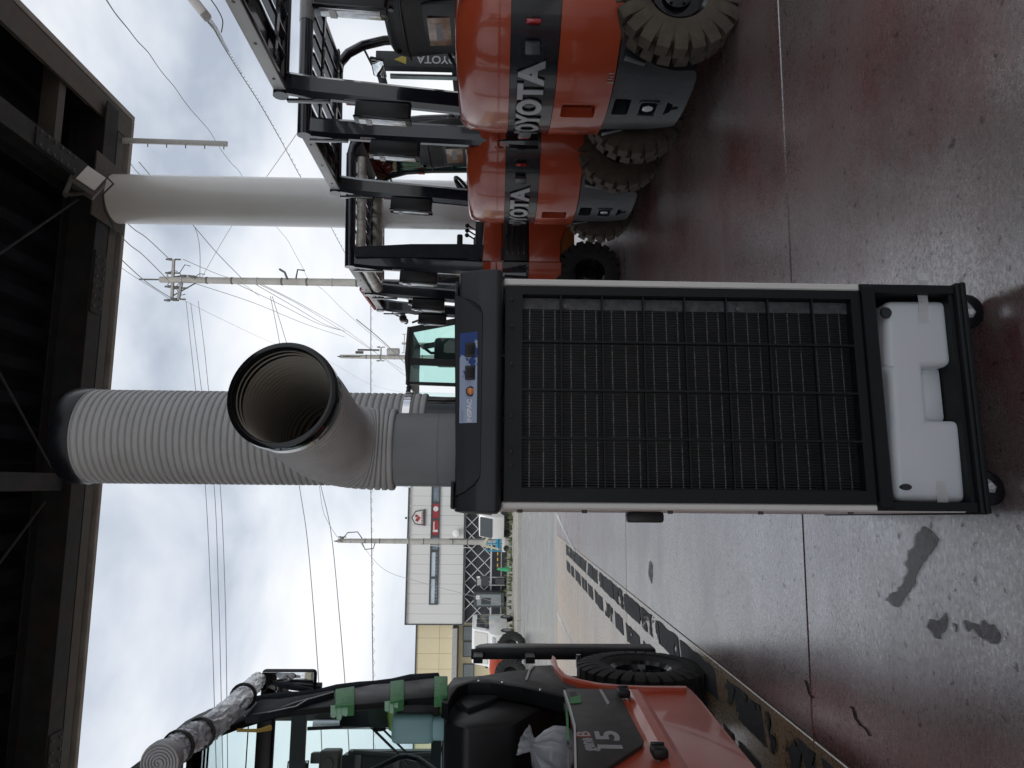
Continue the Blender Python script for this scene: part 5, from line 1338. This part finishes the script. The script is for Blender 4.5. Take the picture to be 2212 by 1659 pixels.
zle0 = fb(988, 1400)[1]
b = MB(); b.box(((cxl + xl) / 2 - .1, .35, (zlo + zle0) / 2 + .02), (xl - cxl - .3, 1.0, zlo - zle0), bev=.02); b.build('ledge', 'grey_trim', cb, smooth=False)
frect('lower_wall', 988, 1095, 1349, 1600, .8, .9, 'shop_cream', cb)
for (Y0, Y1) in ((1357, 1389), (1391, 1425), (1440, 1470)):
    w = frect('window', 999, 1023, Y0, Y1, .72, .79, 'edge_dark', cb); frect('pane', 1000.5, 1022, Y0 + 1.5, Y1 - 1.5, .70, .715, 'window_grey', w)

# utility poles
def pole(X, Y0, Xb, D, r0, r1, label, arms=(), far=False):
    """tapered concrete pole with top at picture row X"""
    b_ = at(Xb, Y0 + (Xb - X) * ROLL, D); t_ = at(X, Y0, D); H = t_.z
    e = thing('utility_pole', label, 'utility pole', loc=(t_.x, t_.y, 0), deg=8)
    m_ = MB().loft([[(math.cos(a) * r, math.sin(a) * r, z) for a in [2 * math.pi * k / 14 for k in range(14)]] for z, r in ((-.1, r0), (H, r1))]).build('post', 'concrete_pole', e)
    for k in range(int(H / 1.1)):
        z = H - .8 - k * .9
        if z < 1: break
        bd = MB(); rr = r1 + (r0 - r1) * (1 - z / H) + .012; bd.lathe([(rr, z), (rr, z + .05), (rr - .02, z + .05), (rr - .02, z)], 14, closed=True); bd.build('band', 'hardware' if k % 3 else 'steel', m_, smooth=False)
    return e, H
def crossarm(e, z, w, dx=0, ang=0, ins=3, brace=True):
    ca, sa = math.cos(R(ang)), math.sin(R(ang))
    a = Vector((dx - w / 2 * ca, -w / 2 * sa, z)); c_ = Vector((dx + w / 2 * ca, w / 2 * sa, z))
    cr_ = MB().bar(a, c_, .09, .09).build('crossarm', 'grey_trim', e, smooth=False)
    for k in range(ins):
        p = a.lerp(c_, k / max(1, ins - 1)); b = MB(); 
        b.cyl(p + Vector((0, 0, .12)), .05, .1, 'z', 8); b.cyl(p + Vector((0, 0, .22)), .035, .1, 'z', 8); b.cyl(p + Vector((0, 0, -.15)), .03, .2, 'z', 8); b.build('insulator', 'hardware', cr_)
    if brace: MB().bar(Vector((dx, 0, z - 1.0)), a.lerp(c_, .1), .05, .03).build('arm_brace', 'hardware', cr_, smooth=False)
pA, HA = pole(346, 604, 1120, 26, .17, .11, 'tall near utility pole rising behind the forklifts beside the round column')
crossarm(pA, HA - .45, 1.5, 0, -4, 4); crossarm(pA, HA - .75, .9, -.3, 12, 3, False); crossarm(pA, HA - 1.25, 1.3, .1, 78, 3, False)
MB().tube([(0, 0, HA), (0, 0, HA + .75)], .03, 6).build('top_spike', 'hardware', pA)
b = MB()
for (dx, dz) in ((.35, -.55), (.55, -1.0), (.25, -1.55), (-.3, -.6), (-.5, -.9)): b.tube([(dx, .1, HA + dz), (dx * 1.1, .1, HA + dz + .2), (dx * .5, .05, HA + dz + .35), (0, 0, HA + dz + .1)], .015, 5)
b.build('jumper_wire', 'wire_black', pA)
b = MB(); b.tube([(.05, -.1, HA - 4.6), (.3, -.15, HA - 4.5), (.42, -.15, HA - 4.3)], .04, 6); b.tube([(.1, -.1, HA - 4.9), (.42, -.12, HA - 4.95), (.4, -.1, HA - 5.2)], .03, 6); b.build('cable_bracket', 'hardware', pA)
pB, HB = pole(735, 770, 1120, 46, .20, .12, 'slim far utility pole above the roof of the black cab')
crossarm(pB, HB - .4, 2.8, 0, 80, 3); crossarm(pB, HB - 2.6, .9, .2, 0, 2, False)
b = MB(); b.cyl((.45, .0, HB - 1.8), .06, 1.4, 'z', 8); b.cyl((.3, .1, HB - 1.2), .09, .5, 'z', 8); b.build('cable_terminal', 'hardware', pB)
b = MB(); b.cyl((.35, -.1, HB - 3.4), .22, .8, 'z', 14, bev=.03); b.build('transformer', 'grey_trim', pB)
pC, HC = pole(730, 1168, 1098, 44, .21, .13, 'utility pole standing before the white shop')
crossarm(pC, HC - .15, 1.0, .1, 80, 2, False)
b = MB(); b.tube([(.12, -.1, HC - .3), (.5, -.1, HC - .6), (.55, -.1, HC - 1.2), (.15, -.1, HC - 1.5)], .03, 6); b.tube([(-.1, -.1, HC - 1.5), (-.5, -.1, HC - 1.7), (-.45, -.1, HC - 2.2), (-.1, -.1, HC - 2.3)], .03, 6); b.build('cable_coil', 'wire_black', pC)
MB().tube([(.16, -.12, 3.6), (.17, -.14, .6)], .035, 8).build('riser_pipe', 'hardware', pC)
MB().tube([(-.2, -.2, 5.5), (-.35, -.3, 2.2)], .02, 6).build('guy_sleeve', 'shop_white', pC)
pD, HD = pole(868, 742, 1100, 90, .2, .14, 'very distant small pole top left of the black cab')
crossarm(pD, HD - .3, 2.4, 0, 0, 2, False)

# overhead wires
WN = [0]
def wire(pix, Ds, r, label, m='wire_grey', wav=0):
    pts = []
    for i, (X, Y) in enumerate(pix):
        D = Ds[0] + (Ds[1] - Ds[0]) * i / max(1, len(pix) - 1) if isinstance(Ds, tuple) and len(Ds) == 2 else Ds[i]
        pts.append(at(X, Y, D))
    fin = []
    for i in range(len(pts) - 1):
        a, b_, c_, d = pts[max(i - 1, 0)], pts[i], pts[i + 1], pts[min(i + 2, len(pts) - 1)]
        for k in range(8):
            t = k / 8; fin.append(.5 * ((2 * b_) + (c_ - a) * t + (2 * a - 5 * b_ + 4 * c_ - d) * t * t + (3 * b_ - a - 3 * c_ + d) * t ** 3))
    fin.append(pts[-1]); o0 = fin[0].copy()
    o = MB().tube([p - o0 for p in fin], r, 6).build('overhead_wire', m, None, loc=o0)
    return tag(o, label, 'wire', 'overhead wires')
wire([(225, -8), (250, 30), (277, 63), (298, 90), (320, 113), (337, 138), (353, 160), (377, 188), (397, 217), (415, 240), (433, 260), (452, 282), (467, 307), (482, 330), (500, 353), (515, 368), (527, 387), (560, 440), (600, 493), (622, 520), (640, 553), (655, 580), (668, 604), (700, 628), (740, 668), (790, 712), (835, 748), (880, 790)], (11, 60), .011, 'wavy dark cable sweeping down from the upper edge past the hanging channel', 'wire_black')
def bundle(pix, Ds, label):
    o = wire(pix, Ds, .014, label, 'wire_black')
    pts = [at(X, Y, Ds[0] + (Ds[1] - Ds[0]) * i / (len(pix) - 1)) for i, (X, Y) in enumerate(pix)]
    o0 = Vector(o.location); sp = []
    for i in range(len(pts) - 1):
        L_ = (pts[i + 1] - pts[i]).length; n = max(12, int(L_ / .05))
        for k in range(n):
            p = pts[i].lerp(pts[i + 1], k / n) - o0; a = k * L_ / n / .38 * 2 * math.pi; sp.append(p + Vector((math.cos(a) * .035, 0, -.03 + math.sin(a) * .04)))
    MB().tube(sp, .006, 4).build('wrapped_cable', 'wire_grey', o)
    return o
bundle([(442, 38), (462, 62), (476, 88), (490, 112), (520, 160), (560, 222), (605, 300), (655, 392), (690, 440), (720, 500), (755, 565)], (10, 40), 'thick bundle of wrapped cables descending across the sky to the forklift roofs')
wire([(452, -6), (470, 20), (481, 45), (478, 70)], (10, 10.5), .008, 'short looped cable near the upper edge beside the grey wire sleeve', 'wire_black')
sl = MB(); pa, pb_ = at(400, -22, 10), at(446, 36, 10); sl.bar((0, 0, 0), pb_ - pa, .22, .13, bev=.03); sl.bar(Vector((0, -.07, .05)), pb_ - pa + Vector((0, -.07, .05)), .06, .05, bev=.01)
tag(sl.build('wire_sleeve', 'grey_trim', None, loc=pa), 'grey ribbed sleeve clamped round a cable at the upper edge', 'cable sleeve')
wire([(660, 262), (573, 386), (498, 492), (432, 606)], (14, 26), .010, 'thin straight wire climbing from the forklift roofs to the near pole')
wire([(300, 350), (420, 490), (470, 548), (525, 604)], (18, 26), .012, 'straight wire crossing another just right of the near pole')
wire([(220, 280), (283, 355), (307, 382), (420, 490), (432, 604)], (16, 26), .012, 'wire passing behind the column head to the near pole top')
wire([(200, 400), (280, 487), (318, 515), (368, 562)], (16, 25.4), .014, 'upper wire from the canopy edge to the tip of the near crossarm')
wire([(190, 440), (276, 525), (310, 552), (364, 606)], (16, 25.6), .014, 'middle wire from the canopy edge to the near pole top')
wire([(190, 490), (272, 570), (320, 612), (370, 644)], (18, 26), .014, 'lower wire from the canopy edge to the near crossarm')
wire([(190, 520), (270, 584), (330, 622), (372, 650)], (18, 26), .008, 'thin lowest wire from the canopy edge to the near crossarm')
for i, px in enumerate((((402, 652), (412, 745), (424, 856), (443, 1045), (455, 1280), (463, 1520), (468, 1700)), ((412, 655), (425, 760), (437, 856), (462, 1045), (472, 1280), (478, 1518), (482, 1700)), ((428, 650), (441, 750), (452, 856), (475, 1045), (486, 1280), (490, 1516), (492, 1700)))):
    wire(list(px), (26, 15), .010, ('upper', 'middle', 'lower')[i] + ' of three parallel wires running left from the near pole, over the cab roof')
wire([(584, 640), (606, 752), (628, 900), (646, 1045), (662, 1150), (676, 1300), (690, 1500), (697, 1680)], (26, 14), .011, 'upper of two sagging wires from the near pole past the open duct ring')
wire([(588, 640), (622, 752), (660, 900), (692, 1045), (715, 1150), (733, 1330), (747, 1500), (757, 1680)], (26, 14), .011, 'lower of two sagging wires from the near pole, ending behind the taped pillar')
bundle([(801, 560), (801, 700), (801, 860), (801, 1045), (803, 1200), (804, 1340), (806, 1480), (807, 1680)], (31, 22), 'wrapped cable bundle running level across the sky above the shop roof')
for i, (a, b_, c_, d) in enumerate((((395, 560), (470, 592), (520, 610), (560, 640)), ((420, 612), (550, 655), (660, 700), (744, 728)), ((505, 610), (610, 660), (690, 700), (744, 715)), ((548, 612), (640, 665), (700, 700), (746, 716)), ((556, 612), (650, 660), (740, 715), (870, 800)), ((562, 612), (670, 668), (760, 722), (876, 812)))):
    wire([a, b_, c_, d], (26, 46 if i < 4 else 60), .011, ('wire from the end of the near crossarm down behind its pole', 'wire from below the near crossarm to the far pole', 'wire from mid height of the near pole to the far pole top', 'wire from below the cable bracket to the far pole top', 'wire passing above the far pole toward the cab roof', 'wire passing just under the far pole top toward the cab roof')[i])
wire([(380, 640), (480, 690), (600, 745), (700, 775), (800, 830), (880, 850)], (26, 70), .006, 'faint thin wire from the near pole sagging toward the cab')
wire([(728, 1160), (700, 1110), (690, 1050)], (44, 40), .014, 'wire leaving the shop pole toward the duct')
wire([(778, 1172), (830, 1230), (910, 1258), (1088, 1305)], (44, 44), .012, 'slanting stay wire from the shop pole over the facade')
wire([(770, 690), (830, 740), (880, 790)], (20, 30), .014, 'spiral-wrapped cable behind the cab roof')

# ---- black cab vehicle behind the cooler ----
cbF = Frame(at(940, 765, 9.0).x, 9.0, 8)
cv = thing('cab_vehicle', 'black framed machine cab with pale green glass standing behind the cooler', 'wheel loader', cbF)
vq = lambda X, Y, c=0: cbF.hy(X, Y, c)
def vpoly(name, pix, y0, y1, m, bev=.006, par=None): return MB().prism([vq(X, Y, 0) for X, Y in pix], y0, y1, 'xz', bev=bev).build(name, m, par or cv)
def vframe(name, outer, inner, y0, y1, m):
    b = MB(); n = len(outer)
    for i in range(n):
        j = (i + 1) % n; o0, o1, i1, i0 = [vq(*q) for q in (outer[i], outer[j], inner[j], inner[i])]
        b.prism([o0, o1, i1, i0], y0, y1, 'xz')
    return b.build(name, m, cv, smooth=False)
bl = 1085
fr1 = vframe('door_frame', [(884, 706), (bl, 668), (bl, 790), (879, 780)], [(893, 716), (bl - 8, 682), (bl - 8, 780), (890, 773)], 0, .06, 'charcoal_plastic')
vpoly('door_glass', [(893, 716), (bl - 8, 682), (bl - 8, 780), (890, 773)], .025, .031, 'glass_green', 0, fr1)
fr2 = vframe('rear_frame', [(879, 780), (bl, 790), (bl, 838), (876, 830)], [(887, 787), (bl - 8, 796), (bl - 8, 830), (884, 824)], 0, .06, 'charcoal_plastic')
vpoly('rear_glass', [(887, 787), (bl - 8, 796), (bl - 8, 830), (884, 824)], .025, .031, 'glass_green', 0, fr2)
vpoly('windshield', [(885, 836), (bl, 842), (bl, 880), (897, 866)], .5, .51, 'glass_cyan', 0)
zt_ = vq(880, 770)[1]
MB().prism([vq(878, 832), vq(874, 775), vq(880, 706), vq(887, 706), vq(884, 775), vq(884, 832)], -.02, 1.25, 'xz', bev=.01).build('cab_roof', 'charcoal_plastic', cv)
MB().prism([vq(884, 706), vq(bl, 668), vq(bl, 682), vq(893, 716)], 1.18, 1.24, 'xz').build('far_pillar', 'charcoal_plastic', cv, smooth=False)
MB().prism([vq(879, 830), vq(bl, 838), vq(bl, 848), vq(884, 838)], 1.18, 1.24, 'xz').build('far_pillar', 'charcoal_plastic', cv, smooth=False)
lw_ = vq(bl, 840); rw_ = vq(bl, 668)
MB().box(((lw_[0] + rw_[0]) / 2 + .3, .62, .62), (2.3, 1.25, .6), bev=.05).build('body', 'orange_new', cv)
for sx in (lw_[0] + .1, rw_[0] + .5): 
    wheel(cv, (sx, .02, .35), .35, .22, -1, 'rubber', .17, nl=20); wheel(cv, (sx, 1.22, .35), .35, .22, 1, 'rubber', .17, nl=20)
MB().box((vq(960, 745)[0], .55, vq(975, 745)[1]), (.35, .4, .5), bev=.05).build('seat', 'seat_vinyl', cv)
MB().tube([(vq(915, 750)[0], .4, vq(975, 750)[1]), (vq(915, 750)[0], .4, vq(925, 750)[1]), (vq(915, 740)[0], .4, vq(912, 740)[1])], .02, 8).build('steering_column', 'black_plastic', cv)
b = MB().tube([vq_ for vq_ in [(vq(985, 662)[0], .0, vq(985, 662)[1]), (vq(890, 697)[0], .0, vq(890, 697)[1])]], .014, 6); b.build('roof_rail', 'black_plastic', cv)
for Y, X in ((694, 877), (838, 883), (846, 882), (1056, 888)):
    if Y < 900:
        p = vq(X, Y); MB().sphere((p[0], .0, p[1]), .04, (1, .8, .8)).build('roof_lamp', 'black_plastic', cv)
# ---- white van, tractor, trucks, lift, cone, barrier ----
def gframe(X, Y, D, deg): p = at(X, Y, D); return Frame(p.x, p.y, deg)
mk('van_white', (.70, .70, .68), .2, coat=.5, var=.03)
mk('van_glass', (.05, .06, .065), .06, var=.1)
mk('plastic_grey_dark', (.05, .052, .06), .4)
vn = thing('minivan', 'boxy white minivan parked across the road, nose toward the left forklift', 'van', gframe(1112, 1385, 30.5, 274))
# profile along x (nose at +x), z up
prof = [(1.66, .32), (1.66, .80), (1.56, .98), (1.12, 1.10), (.78, 1.66), (.60, 1.76), (-1.45, 1.80), (-1.62, 1.72), (-1.68, 1.0), (-1.68, .34), (-1.2, .26), (1.3, .26)]
MB().prism(prof, -.73, .73, 'xz', bev=.05, seg=2).build('body', 'van_white', vn)
for sd in (-1, 1):
    for (x0, x1) in ((.05, .80), (-.75, -.02), (-1.5, -.85)):
        q = [(x0, 1.06), (x1, 1.06), (x1 - (.28 if x1 > .5 else 0), 1.58), (x0, 1.60)]
        MB().prism(q, .725 * sd, .742 * sd, 'xz', bev=.003).build('side_window', 'van_glass', vn, smooth=False)
    for x in (-1.12, 1.08):
        b = MB(); b.lathe([(.14, -.08), (.25, -.09), (.285, -.06), (.285, .06), (.25, .09), (.14, .08)], 24, Matrix.Translation((x, .67 * sd, .285)), axis='y', closed=True); wv = b.build('wheel', 'rubber', vn)
        MB().cyl((x, .71 * sd, .285), .17, .10, 'y', 14).build('rim', 'steel', wv)
    MB().box((1.60, .50 * sd, .82), (.12, .28, .20), bev=.04).build('headlight', 'lamp_clear', vn)
    MB().box((.72, .82 * sd, 1.12), (.10, .16, .16), bev=.03).build('door_mirror', 'plastic_grey_dark', vn)
MB().prism([(1.14, 1.10), (.80, 1.64), (.81, 1.66), (1.16, 1.11)], -.62, .62, 'xz').build('windshield', 'van_glass', vn, smooth=False)
MB().box((1.67, 0, .56), (.06, .95, .30), bev=.02).build('grille', 'plastic_grey_dark', vn)
MB().box((1.70, 0, .78), (.03, .5, .10), bev=.01).build('emblem_bar', 'chrome', vn)
MB().box((1.71, 0, .42), (.02, .33, .16)).build('number_plate', 'sticker_white', vn)
# small red tractor with big tyres
tr = thing('tractor', 'small red tractor with two dark lugged tyres beyond the left forklift', 'tractor', gframe(1112, 1462, 20, 30))
for (x, y, r, w) in ((0, -.35, .40, .26), (.75, -.35, .36, .22), (0, .45, .40, .26), (.75, .45, .36, .22)): wheel(tr, (x, y, r), r, w, -1 if y < 0 else 1, 'rubber', r * .5, nl=18)
MB().box((.35, .05, .62), (1.3, .55, .18), bev=.03).build('frame', 'sticker_red', tr)
MB().prism([(-.3, .7), (.9, .7), (.85, .95), (.2, 1.0), (-.3, .9)], -.2, .3, 'xz', bev=.03).build('hood', 'orange_new', tr)
MB().tube([(-.25, -.2, .8), (-.3, -.2, 1.25), (-.1, -.2, 1.3)], .02, 6).build('handlebar', 'black_plastic', tr)
MB().box((-.2, 0, 1.0), (.35, .4, .12), bev=.04).build('seat', 'black_plastic', tr)
# compact vehicles by the shop
kt = thing('kei_truck', 'small white truck seen just left of the cooler side panel', 'truck', gframe(1100, 1113, 38, 250))
MB().prism([(1.3, .35), (1.35, .9), (1.1, 1.65), (.3, 1.7), (.3, .35)], -.65, .65, 'xz', bev=.05).build('cab', 'van_white', kt)
MB().prism([(1.37, .98), (1.15, 1.58), (1.17, 1.6), (1.40, 1.0)], -.56, .56, 'xz').build('windshield', 'van_glass', kt, smooth=False)
for sd in (-1, 1): MB().prism([(.42, 1.0), (1.15, 1.0), (1.0, 1.52), (.42, 1.54)], .645 * sd, .66 * sd, 'xz').build('side_window', 'van_glass', kt, smooth=False)
MB().box((-.7, 0, .72), (1.9, 1.35, .4), bev=.02).build('cargo_bed', 'van_white', kt)
for x in (.85, -1.1):
    for sd in (-1, 1): MB().cyl((x, .6 * sd, .27), .27, .16, 'y', 18, bev=.02).build('wheel', 'rubber', kt)
mk('machine_cream', (.60, .55, .40), .4)
em = thing('compact_machine', 'small cream and grey construction machine beside the white truck', 'construction machine', gframe(1098, 1128, 40, 200))
MB().box((0, 0, .75), (1.0, .8, .55), bev=.08).build('body', 'machine_cream', em); MB().box((.1, 0, 1.35), (.6, .7, .7), bev=.06).build('cabin', 'window_grey', em)
for sd in (-1, 1): MB().box((0, .45 * sd, .22), (1.4, .25, .42), bev=.15, seg=4).build('track', 'rubber', em)
MB().bar((.4, 0, .9), (1.3, 0, 1.5), .12, .14).build('boom', 'machine_cream', em); MB().bar((1.3, 0, 1.5), (1.5, 0, .6), .1, .1).build('arm', 'machine_cream', em)
mk('lift_blue', (.06, .33, .50), .4)
al = thing('platform_lift', 'light blue platform lift with cage rails near the base of the shop pole', 'platform lift', gframe(1099, 1167, 41, 10))
b = MB(); 
for z in (.65, .95, 1.25, .5):
    for y in (-.3, .3): b.tube([(-.6, y, z), (.6, y, z)], .025, 6)
    for x in (-.6, .6): b.tube([(x, -.3, z), (x, .3, z)], .025, 6)
for x in (-.6, -.2, .2, .6):
    for y in (-.3, .3): b.tube([(x, y, .4), (x, y, 1.27)], .025, 6)
b.build('cage', 'lift_blue', al)
MB().box((0, 0, .62), (.9, .5, .3), bev=.03).build('platform', 'lift_blue', al); MB().box((0, 0, .28), (1.3, .62, .22), bev=.04).build('chassis', 'shop_white', al)
for x in (-.45, .45):
    for sd in (-1, 1): MB().cyl((x, .3 * sd, .16), .16, .1, 'y', 14).build('wheel', 'rubber', al)
mk('cone_green', (.03, .34, .14), .5)
cn = thing('traffic_cone', 'green traffic cone on the verge before the lattice wall', 'traffic cone', gframe(1101, 1230, 38.5, 8))
MB().lathe([(0, .70), (.025, .70), (.15, .04), (0, .04)], 18).build('cone', 'cone_green', cn); MB().box((0, 0, .02), (.38, .38, .04), bev=.01).build('base', 'cone_green', cn)
mk('bar_yellow', (.70, .36, .02), .5)
br = thing('barrier_bar', 'yellow and black striped barrier bar on low posts behind the cone', 'barrier', gframe(1085, 1176, 43, 8))
for k in range(16): MB().cyl((-1.4 + k * .17, 0, .62), .035, .17, 'x', 8).build('bar_section', 'bar_yellow' if k % 2 else 'black_plastic', br, smooth=False)
for x in (-1.4, -.3, 1.0): MB().cyl((x, 0.0, .3), .03, .6, 'z', 8).build('post', 'grey_trim', br)
# weeds along the verge
mk('weed_green', (.09, .11, .05), .9, var=.4, scale=3)
b = bmesh.new()
for k in range(2600):
    u = random.random() ** .9; xw = -20 + 26 * random.random(); yw = 33.5 + 2.5 * random.random() if random.random() < .5 else 45.8 + 1.6 * random.random()
    if noise.noise(Vector((xw * .6, yw, 3))) < -.05: continue
    hgt = .10 + .22 * random.random(); a = random.random() * 6.28; dx_, dy_ = math.cos(a) * .06, math.sin(a) * .06
    p = YARD.wld(xw, yw)
    b.faces.new([b.verts.new((p.x - dx_, p.y - dy_, 0)), b.verts.new((p.x + dx_, p.y + dy_, 0)), b.verts.new((p.x + dy_, p.y - dx_, hgt))])
mb = MB(); mb._merge(b); o = mb.build('weeds', 'weed_green', smooth=False); tag(o, 'low weeds along the verge and the shop foot', 'weeds', kind='stuff')
